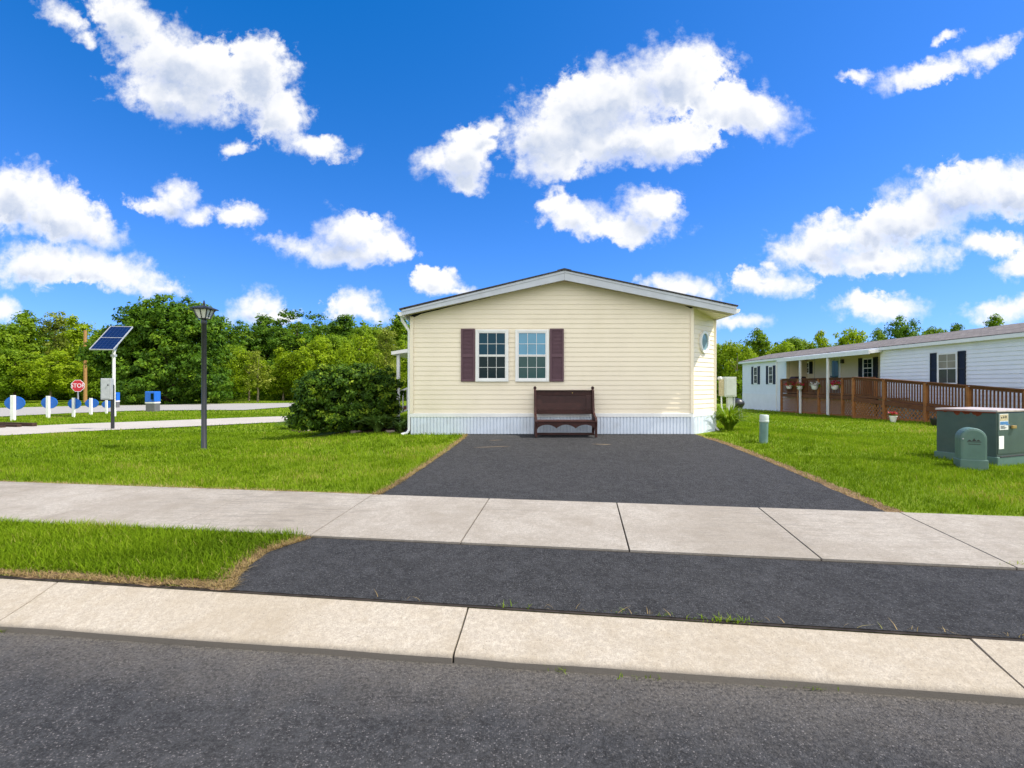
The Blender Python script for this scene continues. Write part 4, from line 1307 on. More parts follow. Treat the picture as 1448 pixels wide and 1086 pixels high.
def proto(kind):
    """one tree of each kind at unit-ish size; first use moves it, later uses copy it"""
    spec = {
        'mid_a': dict(h=8, wd=6.4, leaf='leaf_mid', bark='bark', nclump=260, nleaf=48, size=.145, cl=.62, shape='round', bare=.06),
        'mid_b': dict(h=8, wd=5.6, leaf='leaf_mid', bark='bark', nclump=250, nleaf=48, size=.14, cl=.6, shape='tall', bare=.05),
        'light_a': dict(h=6, wd=5.0, leaf='leaf_light', bark='bark_pale', nclump=230, nleaf=44, size=.115, cl=.5, shape='round', bare=.08),
        'light_b': dict(h=6, wd=3.8, leaf='leaf_light', bark='bark_pale', nclump=180, nleaf=42, size=.105, cl=.45, shape='tall', bare=.12),
        'olive': dict(h=7, wd=5.0, leaf='leaf_olive', bark='bark_pale', nclump=190, nleaf=42, size=.105, cl=.5, shape='tall', bare=.14),
        'dark_a': dict(h=11, wd=7.0, leaf='leaf_dark', bark='bark', nclump=280, nleaf=48, size=.16, cl=.75, shape='round', bare=.12),
        'dark_b': dict(h=11, wd=6.0, leaf='leaf_dark', bark='bark', nclump=240, nleaf=46, size=.16, cl=.72, shape='tall', bare=.1),
        'open': dict(h=12, wd=7.5, leaf='leaf_dark', bark='bark', nclump=70, nleaf=30, size=.17, cl=.6, shape='open', bare=.15),
        'sapling': dict(h=4.5, wd=2.4, leaf='leaf_olive', bark='bark_pale', nclump=60, nleaf=26, size=.09, cl=.34, shape='tall', bare=.28, tr=.06),
    }[kind]
    return make_tree(NAMES[kind], 'x', 'tree', **spec)


NAMES = {'mid_a': 'leafy_tree', 'mid_b': 'leafy_tree', 'light_a': 'bright_green_tree', 'light_b': 'bright_green_tree', 'olive': 'olive_green_tree', 'dark_a': 'dark_tree', 'dark_b': 'dark_tree', 'open': 'open_crowned_tree', 'sapling': 'sapling'}
PH = {'mid_a': (8, 6.4), 'mid_b': (8, 5.6), 'light_a': (6, 5.0), 'light_b': (6, 3.8), 'olive': (7, 5), 'dark_a': (11, 7), 'dark_b': (11, 6), 'open': (12, 7.5), 'sapling': (4.5, 2.4)}


def plant_tree(kind, px, Y, top, wpx, lab, group):
    X = (px - 724) / 724 * Y
    z = tz(X, Y)
    h = CAM_Z + (543 - top) / 724 * Y - z
    w_ = wpx / 724 * Y
    if kind not in protos: o = protos[kind] = proto(kind)
    else: o = copy_tree(protos[kind])
    o['label'] = lab; o['category'] = 'tree'; o['group'] = group
    o.location = (X, Y, z)
    ph, pw = PH[kind]
    o.scale = (w_ / pw, w_ / pw, h / (ph * 1.02))
    o.rotation_euler = (0, 0, rnd.uniform(0, 6.28))
    return o


GL, GRT = 'trees beyond the far road', 'trees behind the white mobile home'
LEFT = [
    ('mid_a', -10, 47, 452, 95, 'mid green tree cut by the left picture edge, above the leftmost blue board'),
    ('mid_b', 34, 50, 446, 80, 'tall mid green tree rising above the two leftmost blue boards'),
    ('olive', 78, 52, 444, 78, 'feathery olive tree with pale tip, left of the timber pole'),
    ('light_a', 72, 44, 490, 80, 'low bright green tree left of the stop sign'),
    ('light_b', 110, 50, 447, 62, 'bright yellow-green tree rising directly behind the timber pole'),
    ('mid_a', 20, 44, 490, 80, 'bushy low mid green tree behind the leftmost blue board'),
    ('mid_b', 145, 47, 474, 66, 'mid green tree behind the solar panel, left of the big dark tree'),
    ('dark_a', 345, 62, 452, 78, 'dark tree right behind the lamp post, first of the tall back row'),
    ('dark_b', 376, 64, 446, 70, 'tall dark tree in the back row below the small cloud'),
    ('open', 420, 64, 438, 92, 'tallest back-row tree, its thin open crown showing sky between the branches'),
    ('dark_b', 398, 60, 462, 60, 'dark tree below the open-crowned tree, bare trunk showing'),
    ('dark_a', 445, 63, 452, 74, 'dark rounded tree in the back row, right of the open-crowned tree'),
    ('dark_b', 486, 65, 446, 78, 'dark tree in the back row straight above the clipped bush'),
    ('mid_a', 525, 62, 456, 74, 'mid green back-row tree between the dark trees and the cream house'),
    ('mid_b', 566, 58, 450, 72, 'mid green tree reaching up beside the left eave of the cream house'),
    ('mid_a', 330, 52, 484, 60, 'mid green tree tucked against the right flank of the big dark tree'),
    ('light_a', 352, 49, 490, 62, 'bright green small tree right of the lamp post'),
    ('sapling', 364, 45, 492, 50, 'slender olive sapling with a visible thin trunk behind the far road'),
    ('light_b', 400, 50, 492, 48, 'pale green sapling with white trunk left of the clipped bush'),
    ('light_a', 442, 50, 470, 84, 'broad bright green tree behind the left half of the clipped bush'),
    ('mid_a', 478, 54, 470, 70, 'mid green tree behind the middle of the clipped bush'),
    ('light_a', 508, 48, 466, 66, 'bright green tree behind the right half of the clipped bush'),
    ('olive', 546, 46, 464, 62, 'pale olive tree with slim light trunks beside the porch post'),
    ('light_a', 584, 50, 480, 62, 'bright green tree seen between the porch post and the house wall'),
]
RIGHT = [
    ('mid_a', 1008, 55, 480, 66, 'mid green tree showing at the right wall of the cream house'),
    ('light_a', 1042, 52, 476, 62, 'bright green tree above the meter box'),
    ('mid_b', 1072, 56, 470, 62, 'mid green tree at the far left end of the white home roof'),
    ('light_a', 1100, 54, 478, 62, 'bright green low tree over the far end windows of the white home'),
    ('mid_a', 1130, 58, 474, 60, 'mid green tree above the hanging baskets, third behind the white roof'),
    ('light_b', 1162, 55, 468, 46, 'slim bright tree behind the white roof above the porch door'),
    ('light_a', 1203, 52, 458, 74, 'large bright green tree crowning above the porch canopy'),
    ('mid_b', 1242, 58, 470, 52, 'mid green tree in the dip between the bright tree and the round dark tree'),
    ('dark_a', 1278, 54, 445, 64, 'round dark green tree highest above the white home roof'),
    ('mid_a', 1324, 60, 460, 60, 'mid green treetop just right of the round dark tree'),
    ('dark_b', 1352, 58, 458, 42, 'small dark treetop over the roof left of the roof vent'),
    ('mid_b', 1408, 60, 452, 60, 'mid green treetop over the roof right of the roof vent'),
]
for a_ in LEFT: plant_tree(*a_, GL)
for a_ in RIGHT: plant_tree(*a_, GRT)

# the big dark maple-like tree
Yb = 41.0
X = (236 - 724) / 724 * Yb
bt = empty('big_tree', (X, Yb, tz(X, Yb)), 'huge dense dark green tree with a crown to the ground behind the lamp post', 'tree', GL)
s = Yb / 724
tb_ = MB(); trunk(tb_, 7.0, .28, .02, 9, 3.2, 0, .15)
tb_.v = [(a_ + X, b_ + Yb, c_ + tz(X, Yb)) for a_, b_, c_ in tb_.v]
tb_.build('trunk', M['bark'], bt, smooth=True)
lob = []
for (px, py, r_) in ((228, 462, 42), (265, 453, 36), (203, 476, 38), (244, 449, 34), (185, 495, 36), (290, 480, 36), (240, 490, 60), (175, 530, 34), (300, 525, 36), (240, 530, 66), (210, 545, 40), (280, 545, 36), (310, 470, 20), (165, 505, 24), (318, 545, 20)):
    lob.append(((px - 724) * s, Yb + rnd.uniform(-1.6, 1.2), CAM_Z + (543 - py) * s, r_ * s * .98, r_ * s, r_ * s * .85))
V, T = crown_arrays(lob, 1000, 60, .135, .52, .62)
np_mesh('crown', V, 4, M['leaf_dark'], bt, T)

# low undergrowth that fills the foot of the wood
def undergrowth(spans, name, leaf):
    lob = []
    for (p0, p1, Y0, Y1, h0, h1, n) in spans:
        for k in range(n):
            px = p0 + (p1 - p0) * (k + rnd.random()) / n; Y = rnd.uniform(Y0, Y1)
            X = (px - 724) / 724 * Y; h = rnd.uniform(h0, h1)
            lob.append((X, Y, tz(X, Y) + h * .4, h * .7, h * .6, h * .62))
    V, T = crown_arrays(lob, len(lob) * 22, 22, .16, .55, .5)
    o = np_mesh(name, V, 4, M[leaf], None, T)
    return tag(o, kind='stuff')
undergrowth([(-80, 165, 50, 54, 2.2, 4.6, 40), (310, 620, 52, 58, 2.4, 4.8, 50), (990, 1080, 50, 60, 2.2, 4.0, 14)], 'undergrowth', 'leaf_mid')
undergrowth([(-80, 165, 55, 62, 3.5, 6.5, 40), (310, 620, 60, 68, 4, 7.0, 50), (990, 1400, 62, 72, 3.5, 6.0, 46)], 'woodland_undergrowth', 'leaf_dark')

# the far wood closing the view behind the rows of single trees
def far_wood(spans):
    lob = []
    for (p0, p1, n, y0, y1) in spans:
        for k in range(n):
            px = p0 + (p1 - p0) * (k + rnd.random()) / n; Y = rnd.uniform(70, 80)
            X = (px - 724) / 724 * Y; top = CAM_Z + (543 - rnd.uniform(y0, y1)) / 724 * Y; z0 = tz(X, Y); h = top - z0
            for q in (.25, .55, .82): lob.append((X + rnd.uniform(-1, 1), Y + rnd.uniform(-1, 1), z0 + h * q, h * .26, h * .22, h * .2))
    V, T = crown_arrays(lob, len(lob) * 20, 26, .24, .75, .5)
    tag(np_mesh('far_wood', V, 4, M['leaf_wood'], None, T), kind='stuff')
far_wood([(-90, 170, 15, 456, 474), (170, 320, 12, 466, 480), (320, 640, 20, 452, 470), (985, 1250, 16, 478, 492)])

# ------------------------------------------------------------------ bush by the house and plants at its foot
bx0, by0 = -4.1, 12.85
bsh = empty('clipped_bush', (bx0, by0, tz(bx0, by0)), 'big rounded dark green bush at the left corner of the cream house', 'bush')
zb0 = tz(bx0, by0)
lob = []
s = by0 / 724
for (px, py, rx_, rz_) in ((490, 562, 72, 46), (460, 562, 44, 38), (525, 560, 42, 42), (476, 545, 44, 30), (512, 540, 44, 28), (544, 572, 24, 34), (440, 576, 28, 30), (490, 586, 70, 24), (446, 588, 34, 22), (536, 590, 32, 20)):
    lob.append(((px - 724) * s, by0 + rnd.uniform(-.1, .1), CAM_Z + (543 - py) * s, rx_ * s, .75 * rx_ / 50, rz_ * s))
V, T = crown_arrays(lob, 1100, 40, .042, .13, .78)
V[:, :, 2] = np.maximum(V[:, :, 2], zb0 + .02)
np_mesh('foliage', V, 4, M['leaf_bush'], bsh, T)
mb = MB()
for k in range(9):
    a = rnd.uniform(0, 6.28); e = (bx0 + math.cos(a) * rnd.uniform(.3, .9), by0 + math.sin(a) * .5, zb0 + rnd.uniform(.7, 1.3))
    mb.tube([(bx0 + math.cos(a) * .15, by0 + math.sin(a) * .1, zb0 - .1), ((bx0 + e[0]) / 2, (by0 + e[1]) / 2, zb0 + .5), e], [.035, .025, .008], 6)
mb.build('stem', M['bark'], bsh)
lob = [(l[0], l[1], l[2], l[3] * .75, l[4] * .75, l[5] * .75) for l in lob]
# mulch bed under bush and along the wall
sheet('mulch_bed', [at(398, 606), at(450, 611), at(520, 613), at(581, 613.5)], [(-5.1, 13.4), (-4.2, 13.6), (-3.2, 13.6), (-2.3, 13.0)], 16, 6, .012, M['soil_dark'], wob=.03)


def clump(name, px, py, lab, cat, leaf, n, L, wdt, spread, tip=.3, parts=5):
    """arching strap leaves fanning from one crown"""
    x, y = at(px, py); z = tz(x, y)
    quads, tints = [], []
    for k in range(n):
        a = rng.uniform(0, 6.28); l = L * rng.uniform(.6, 1.1); sp = spread * rng.uniform(.25, 1.1); ww = wdt * rng.uniform(.7, 1.2)
        d = np.array([math.cos(a), math.sin(a), 0]); sd = np.array([-math.sin(a), math.cos(a), 0])
        o = np.array([x, y, z]) + d * rng.uniform(0, .07)
        prev = None; tnt = np.clip(rng.normal(.5, .22), 0, 1)
        for i in range(parts + 1):
            s_ = i / parts
            p = o + d * sp * l * s_ ** 1.3 + np.array([0, 0, l * (s_ * (1.15 - .1 * sp) - (.35 + tip * sp) * s_ * s_ * 1.2)])
            wv = ww * (math.sin(math.pi * min(1, s_ * .85 + .12)) ** .7) * (1 if i < parts else .05)
            cur = (p - sd * wv, p + sd * wv)
            if prev is not None: quads.append([prev[0], prev[1], cur[1], cur[0]]); tints.append(tnt)
            prev = cur
    root = empty(name, (x, y, z), lab, cat)
    np_mesh('leaves', np.array(quads), 4, M[leaf], root, np.array(tints))
    return root


clump('hosta', 534, 611, 'low dark hosta plant in the bed right of the bush foot', 'plant', 'leaf_hosta', 130, .72, .038, .8)
clump('fern_plant', 413, 606.5, 'small leafy plant at the left foot of the big bush', 'plant', 'leaf_hosta', 140, .6, .022, 1.0)
clump('groundcover_plant', 566, 611, 'low leafy plant beside the downspout at the house corner', 'plant', 'leaf_hosta', 90, .5, .03, .9)
clump('daylily', 1031, 609, 'bright green clump of strappy daylily leaves at the right house corner', 'plant', 'leaf_lily', 300, 1.0, .014, .85, .35, 6)

for i, (px, py, w_, r_) in enumerate(((436, 610.5, .3, .2), (458, 610, .34, -.35), (483, 611, .2, .1), (503, 611.5, .26, .15), (552, 612, .2, -.1))):
    x, y = at(px, py); z = tz(x, y)
    mb = MB()
    ring_ = [(x + w_ * .5 * math.cos(k * .785 + r_) * rnd.uniform(.8, 1.15), y + w_ * .32 * math.sin(k * .785 + r_) * rnd.uniform(.8, 1.15)) for k in range(8)]
    mb.prism([(a_, b_, z - .02) for a_, b_ in ring_], (0, 0, .06 + rnd.uniform(0, .02)))
    o = mb.build('edging_stone', M['stone'], bevel=.012)
    tag(o, ['flat brown stone leftmost in the bed edge below the bush', 'flat tilted reddish stone second from left below the bush', 'small grey-brown stone under the middle of the bush', 'brown stone between the bush middle and the hosta', 'small stone right of the hosta'][i], 'stone', 'flat stones edging the bush bed')

# ------------------------------------------------------------------ right side: green pipe, meter box, transformer, pedestal
x, y = at(1079.5, 626.5); z = tz(x, y); s = y / 724
pipe = empty('vent_pipe', (x, y, z), 'slightly leaning green pipe stub with pale cap on the right lawn', 'pipe')
tlt = Vector((.03, 0, 1)).normalized()
hgt = 40 * s
P0 = Vector((x, y, z))
MB().tube([P0 - tlt * .1, P0 + tlt * hgt * .74], .078, 18).build('pipe', M['pipe_green'], pipe, smooth=True)
MB().tube([P0 + tlt * hgt * .74, P0 + tlt * hgt * .75, P0 + tlt * hgt * .80, P0 + tlt * hgt * .81, P0 + tlt * hgt * .97, P0 + tlt * hgt], [.078, .088, .088, .083, .083, .072], 18).build('cap', M['pipe_cap'], pipe, smooth=True)

x, y = 7.05, 17.0
x = (1031 - 724) / 724 * y; z = tz(x, y); s = y / 724
mtr = empty('meter_box', (x, y, z), 'pale grey electric meter box on posts behind the right house corner', 'meter box')
ztop_, zbot_ = CAM_Z + (543 - 533) * s, CAM_Z + (543 - 561) * s
bx = MB().box((x, y, (ztop_ + zbot_) / 2), (17 * s, .22, ztop_ - zbot_)).build('cabinet', M['grey_box'], mtr, bevel=.012)
MB().box((x + .01, y - .115, (ztop_ + zbot_) / 2), (13 * s, .012, (ztop_ - zbot_) * .86)).build('door', M['grey_box'], bx, bevel=.004)
MB().box((x - 11 * s, y, (ztop_ + zbot_) / 2 - .02), (5 * s, .16, (ztop_ - zbot_) * .85)).build('junction_box', M['sticker_tan'], mtr, bevel=.008)
MB().box((x + .02, y + .02, (zbot_ + z) / 2 - .05), (7 * s, .14, zbot_ - z + .1)).build('pedestal', M['grey_box'], mtr, bevel=.006)
MB().box((x + 7 * s, y, (zbot_ + z) / 2 - .05), (.05, .05, zbot_ - z + .1)).build('post', M['galv'], mtr)
MB().tube([(x - 11 * s, y, zbot_ + .05), (x - 11 * s, y - .02, zbot_ - .3), (x - 8 * s, y - .04, z + .15), (x - 12 * s, y - .1, z + .02)], .025, 8).build('conduit', M['white_paint'], mtr, smooth=True)
MB().lathe([(.05, 0), (.075, .02), (.075, .08), (.05, .11)], (x - 13.5 * s, y - .02, ztop_ - .1), 12).build('meter', M['lamp_glass'], mtr, smooth=True)

# transformer
TC = Vector((7.86, 8.3, 0)); d1 = Vector((-.37, .93, 0)).normalized(); d2 = Vector((.93, .37, 0)).normalized()
zt0 = tz(7.8, 8.6)
tr = empty('transformer_box', (7.86, 8.3, zt0), 'large dark green electrical transformer box with rusty rim on the right lawn', 'transformer')
L1, L2, TH = .86, 1.05, .91
cen = TC + d1 * L1 / 2 + d2 * L2 / 2
rzT = math.atan2(d2.y, d2.x)
bd = MB().box((cen.x, cen.y, zt0 + .12 + (TH - .17) / 2), (L2, L1, TH - .17), rzT).build('body', M['green_box'], tr, bevel=.012)
MB().box((cen.x, cen.y, zt0 + .04), (L2 + .05, L1 + .05, .20), rzT).build('base_frame', M['green_ped'], tr, bevel=.012)
ld = MB().box((cen.x, cen.y, zt0 + TH - .025), (L2 + .03, L1 + .03, .035), rzT).build('lid', M['lid'], tr, bevel=.008)
mb = MB()
mb.box(TC + d1 * L1 / 2 - d2 * .0235 + Vector((0, 0, zt0 + TH - .048)), (.0025, L1, .018), rzT)
# rust runs down from the lid on the left face
for (s0, s1, dp_) in ((.30, .42, .085), (.44, .60, .05), (.60, .78, .075), (.12, .2, .03)):
    n_ = 8; pts = []
    for i in range(n_ + 1):
        f = i / n_
        pts.append((s0 + (s1 - s0) * f, -dp_ * (math.sin(math.pi * f) ** .7) * rnd.uniform(.6, 1.0)))
    poly = [TC + d1 * (L1 * (1 - a_)) - d2 * .0006 + Vector((0, 0, zt0 + TH - .052 + b_)) for a_, b_ in pts]
    mb.prism(poly, -d2 * .002)
mb.build('rust', M['rust'], bd, fix=True)
fn = -d1
def fpt(a_, b_, o_=.0): return TC + d2 * a_ + fn * o_ + Vector((0, 0, zt0 + b_))
def fbox(mb, a0, a1, b0, b1, o_=.004): mb.prism([fpt(a0, b0), fpt(a1, b0), fpt(a1, b1), fpt(a0, b1)], fn * o_); return mb
mb = MB(); fbox(mb, .02, L2 - .02, .19, TH - .06, .008); dr_ = mb.build('door', M['green_box'], tr)
mb = MB(); fbox(mb, .055, .30, .58, .84, .012); st = mb.build('label_plate', M['sticker'], dr_)
mb = MB(); fbox(mb, .065, .29, .73, .83, .014); mb.build('tan_field', M['sticker_tan'], st)
mb = MB(); fbox(mb, .065, .29, .665, .715, .014); fbox(mb, .24, .33, .655, .67, .0145); mb.build('blue_band', M['sticker_blue'], st)
mb = MB()
for k in range(5): fbox(mb, .08, .08 + rnd.uniform(.1, .18), .60 + k * .011, .604 + k * .011, .0145)
for k in range(3): fbox(mb, .09 + k * .06, .12 + k * .06, .77, .79 + .01 * k, .0165)
mb.build('print', M['ink'], st)
mb = MB(); fbox(mb, .04, .175, .27, .48, .012); mb.build('white_notice', M['sign_white'], dr_)
mb = MB(); mb.box(fpt(.42, .62, .03), (.10, .04, .05), rzT); mb.build('padlock', M['brass'], dr_, bevel=.008)
mb = MB(); fbox(mb, .05, L2 - .05, .135, .15, .031); mb.build('seam', M['ink'], tr)

px_, py_ = at(1372.5, 663)
pz = tz(px_, py_); ps = py_ / 724
ped = empty('cable_pedestal', (px_, py_, pz), 'rounded pale green telecom pedestal standing before the transformer box', 'pedestal')
w_, h_ = 35 * ps, 58.5 * ps
def dome(w0, h0, y0, y1, zlow):
    prof = [(-w0 / 2, zlow), (w0 / 2, zlow), (w0 / 2, h0 - w0 * .5)]
    for k in range(1, 12):
        a = math.pi * k / 12
        prof.append((w0 / 2 * math.cos(a), h0 - w0 * .5 + w0 * .5 * math.sin(a)))
    prof.append((-w0 / 2, h0 - w0 * .5))
    m_ = Matrix.Rotation(R(-24), 3, 'Z')
    return MB().prism([Vector((px_, py_, pz)) + m_ @ Vector((a_, y0, b_)) for a_, b_ in prof], m_ @ Vector((0, y1 - y0, 0)))
sh = dome(w_ * .86, h_, -.13, .13, .12).build('shell', M['green_ped'], ped, bevel=.035)
dome(w_ * .9, .30, -.14, .14, -.1).build('skirt', M['green_ped'], ped)
bpy.data.objects.remove([o for o in ped.children if o.name.startswith('skirt')][0])
m_ = Matrix.Rotation(R(-24), 3, 'Z')
cB = Vector((px_, py_, pz)) + Vector((0, 0, .055))
MB().box(cB, (w_ * .9, .285, .21), R(-24)).build('base', M['green_ped'], ped, bevel=.015)
mb = MB()
F_ = lambda a_, b_, o_=-.1315: Vector((px_, py_, pz)) + m_ @ Vector((a_, o_, b_))
zz = h_ * .66
for (a_, hh_) in ((-.055, .022), (0, .045), (.05, .026)):
    mb.prism([F_(a_ - .025, zz + .02), F_(a_ + .025, zz + .02), F_(a_, zz + .02 + hh_)], m_ @ Vector((0, -.002, 0)))
mb.prism([F_(-.085, zz + .003), F_(.085, zz + .003), F_(.085, zz + .012), F_(-.085, zz + .012)], m_ @ Vector((0, -.002, 0)))
mb.prism([F_(-.07, zz - .03), F_(.075, zz - .03), F_(.075, zz - .022), F_(-.07, zz - .022)], m_ @ Vector((0, -.002, 0)))
mb.build('emblem', M['ink'], sh)
MB().box(F_(-w_ * .35, h_ * .74, -.133), (.018, .012, .018), R(-24)).build('screw', M['galv'], sh)

# ------------------------------------------------------------------ white mobile home on the right
A_, K_ = 16.0, .036
def wxr(Y): return A_ + K_ * Y
Y0, Y1 = 11.5, 38.6
RY0, RY1, RD = 23.4, 32.0, 1.3        # recessed porch
dW = Vector((K_, 1, 0)).normalized(); nW = Vector((-1, K_, 0)).normalized()
wh = empty('mobile_home', (wxr(25), 25, tz(wxr(25), 25)), 'long white mobile home with black shutters and a grey roof beyond the right lawn', 'house')
ez = CAM_Z + .1034 * A_ * .985
def gz(Y): return tz(wxr(Y), Y)
wallb = 1.02
mb = MB()
lap_wall(mb, (wxr(Y1), Y1), (wxr(RY1), RY1), wallb - .12, lambda s: ez - .05, nW, pitch=.15, out=.022)
mb.build('wall', M['white_siding'], wh, fix=False); mb = MB()
lap_wall(mb, (wxr(RY0), RY0), (wxr(Y0), Y0), wallb - .12, lambda s: ez - .05, nW, pitch=.15, out=.022)
mb.build('wall', M['white_siding'], wh, fix=False); mb = MB()
eL = 4.3
pb0 = Vector((wxr(Y1), Y1, 0)); pb1 = pb0 - nW * eL
lap_wall(mb, pb1[:2], pb0[:2], wallb - .12, lambda s: ez - .05 + .5 * (1 - abs(2 * s - 1)), dW, pitch=.17, out=.03)
mb.build('wall', M['white_siding'], wh, fix=False); mb = MB()
pf0 = Vector((wxr(Y0), Y0, 0)); pf1 = pf0 - nW * eL
lap_wall(mb, pf0[:2], pf1[:2], wallb - .12, lambda s: ez - .05 + .5 * (1 - abs(2 * s - 1)), -dW, pitch=.12)
mb.build('wall', M['white_siding'], wh, fix=False)
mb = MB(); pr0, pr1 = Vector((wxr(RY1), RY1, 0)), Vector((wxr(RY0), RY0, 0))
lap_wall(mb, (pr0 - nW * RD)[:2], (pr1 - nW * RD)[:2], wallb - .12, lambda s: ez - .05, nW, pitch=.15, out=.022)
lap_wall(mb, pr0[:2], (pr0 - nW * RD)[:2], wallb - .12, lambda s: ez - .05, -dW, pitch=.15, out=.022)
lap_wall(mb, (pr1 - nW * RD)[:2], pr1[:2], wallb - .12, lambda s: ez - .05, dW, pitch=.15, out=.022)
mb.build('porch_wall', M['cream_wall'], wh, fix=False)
mb = MB(); ribbed(mb, (wxr(Y1), Y1), (wxr(Y0), Y0), -.8, wallb - .125, nW, .16, .03); ribbed(mb, pb1[:2], pb0[:2], -.8, wallb - .125, dW, .12); ribbed(mb, pf0[:2], pf1[:2], -.8, wallb - .125, -dW, .12)
mb.build('skirting', M['white_siding'], wh, fix=False)
# roof
ovh = .22
mb = MB()
r0 = Vector((wxr(Y0 - .2), Y0 - .2, 0)) ; Lr = (Vector((wxr(Y1 + .25), Y1 + .25, 0)) - r0)
for sgn in (0, 1):
    pa, pm = (nW * ovh, -nW * eL / 2) if sgn == 0 else (-nW * (eL + ovh), -nW * eL / 2)
    za, zm_ = ez + .02, ez + .60
    a_ = r0 + pa + Vector((0, 0, za)); b_ = r0 + pm + Vector((0, 0, zm_))
    mb.prism([a_, b_, b_ + Vector((0, 0, .03)), a_ + Vector((0, 0, .03))], Lr)
rf = mb.build('roof', M['grey_roof'], wh)
mb = MB(); a_ = r0 + nW * (ovh - .01) + Vector((0, 0, ez - .045)); mb.beam(a_ + dW * .01, a_ + Lr - dW * .01, .03, .13)
a_ = r0 + nW * (ovh / 2 - .005) + Vector((0, 0, ez - .1)); mb.beam(a_ + dW * .01, a_ + Lr - dW * .01, ovh - .03, .012)
mb.build('fascia', M['trim'], wh)
vY = 17.0
vp = Vector((wxr(vY), vY, 0)) - nW * .9
for yy in (vY,):
    zr = ez + .02 + .58 * (.9 + ovh) / (eL / 2 + ovh)
    vt = MB().tube([vp + Vector((0, 0, zr - .02)), vp + Vector((0, 0, zr + .2)), vp + Vector((0, 0, zr + .201)), vp + Vector((0, 0, zr + .3))], [.05, .05, .08, .07], 12).build('roof_vent', M['black_metal'], rf, smooth=True)
    MB().tube([vp + Vector((0, 0, zr - .03)), vp + Vector((0, 0, zr + .06))], [.2, .06], 14).build('flashing', M['trim'], rf)


def wy_of(px, back=0.0):
    q_ = (px - 724) / 724
    return (A_ + back) / (q_ - K_)


for (px, pt, pb, pw, shut, gt, gb, gtop, gbot) in (
        (1069, 518.5, 543, 8.0, 1, 'glass_dark', 'glass_dark', (3, 2), (3, 2)),
        (1090.5, 517.5, 543, 8.0, 1, 'glass_dark', 'glass_dark', (3, 2), (3, 2)),
        (1141, 512, 528.5, 11, 1, 'glass_dark', 'glass_dark', (3, 2), (3, 2)),
        (1228, 506, 535, 15, 1, 'glass_dark', 'glass_dark', (2, 2), (2, 2)),
        (1340.5, 498.5, 544, 25, 1, 'glass_curtain', 'glass_half', (2, 2), (2, 1))):
    bk_ = RD if px in (1141, 1228) else 0.0
    Yc = wy_of(px, bk_); s = Yc / 724
    cx_ = wxr(Yc) + bk_
    # foreshortened width on the picture -> real width along the wall
    wr = {8.0: .62, 11: .65, 15: .78, 25: .95}[pw]
    zc_ = CAM_Z + (543 - (pt + pb) / 2) * s; hr = (pb - pt) * s
    c_ = Vector((cx_, Yc, 0)) + nW * .014
    ax_ = -dW
    sash_window(wh, c_[:2], ax_, nW, zc_, wr, hr, gtop, gbot, gt, gb, .05, .04)
    for sd in (-1, 1):
        cs = c_ + ax_ * sd * (wr / 2 + .19)
        louvre_shutter(wh, cs[:2], ax_, nW, zc_, .34, hr * 1.03, 'navy', 12)
# door on the porch
Yd = wy_of(1182, RD)
c_ = Vector((wxr(Yd) + RD, Yd, 0)) + nW * .014
mb = MB(); frame_boxes(mb, c_[:2], -dW, nW, 1.02, 2.1, .07, .05, 1.02 + 1.05); dr_ = mb.build('door', M['trim'], wh)
mb = MB(); mb.box(c_ + nW * .012 + Vector((0, 0, 1.02 + 1.03)), (.87, .02, 1.95), math.atan2(-dW.y, -dW.x)); mb.build('door_leaf', M['grey_box'], dr_)
mb = MB(); mb.box(c_ + nW * .027 + Vector((0, 0, 1.02 + 1.35)), (.6, .012, 1.1), math.atan2(-dW.y, -dW.x)); mb.build('pane', M['glass_green'], dr_)
mb = MB(); mb.box(c_ + nW * .05 + dW * .36 + Vector((0, 0, 2.0)), (.04, .06, .12), math.atan2(-dW.y, -dW.x)); mb.build('handle', M['black_metal'], dr_)
Yl = wy_of(1193, RD)
mb = MB(); mb.box(Vector((wxr(Yl) + RD, Yl, 0)) + nW * .08 + Vector((0, 0, 2.85)), (.15, .15, .22), 0); mb.build('porch_light', M['black_metal'], wh, bevel=.02)
for yy in (wy_of(1099), ):
    p_ = Vector((wxr(yy), yy, 0)) + nW * .06
    MB().tube([p_ + Vector((0, 0, ez - .1)), p_ + Vector((0, 0, gz(yy) + .15)), p_ + nW * .35 - dW * .6 + Vector((0, 0, gz(yy) + .03))], .04, 8).build('downspout', M['trim'], wh, smooth=True)
# porch canopy
cy0, cy1 = RY0 - .15, RY1 - .1
zo = 2.97
def cxo(Y): return wxr(Y) - .62
mb = MB()
vs = [(cxo(cy0), cy0, zo + .17), (cxo(cy1), cy1, zo + .17), (wxr(cy1) - .02, cy1, ez - .03), (wxr(cy0) - .02, cy0, ez - .03)]
mb.add([Vector(p) for p in vs] + [Vector(p) - Vector((0, 0, .04)) for p in vs], [(0, 1, 2, 3), (7, 6, 5, 4), (0, 4, 5, 1), (1, 5, 6, 2), (2, 6, 7, 3), (3, 7, 4, 0)])
can = mb.build('porch_canopy', M['trim'], wh)
mb = MB(); mb.beam((cxo(cy0) - .02, cy0 - .03, zo + .09), (cxo(cy1) - .02, cy1, zo + .09), .05, .2); mb.beam((cxo(cy0) + .02, cy0 - .02, zo + .09), (wxr(cy0) - .03, cy0 - .02, ez - .10), .04, .14); mb.build('gutter', M['trim'], can)
mb = MB()
for i in range(24):
    ya = RY0 + .02 + (RY1 - RY0 - .04) * i / 24; yb = ya + (RY1 - RY0) / 24 * .95
    mb.box((wxr((ya + yb) / 2) + RD / 2, (ya + yb) / 2, ez - .07), (RD - .04, yb - ya, .012))
mb.build('porch_ceiling', M['trim'], wh)
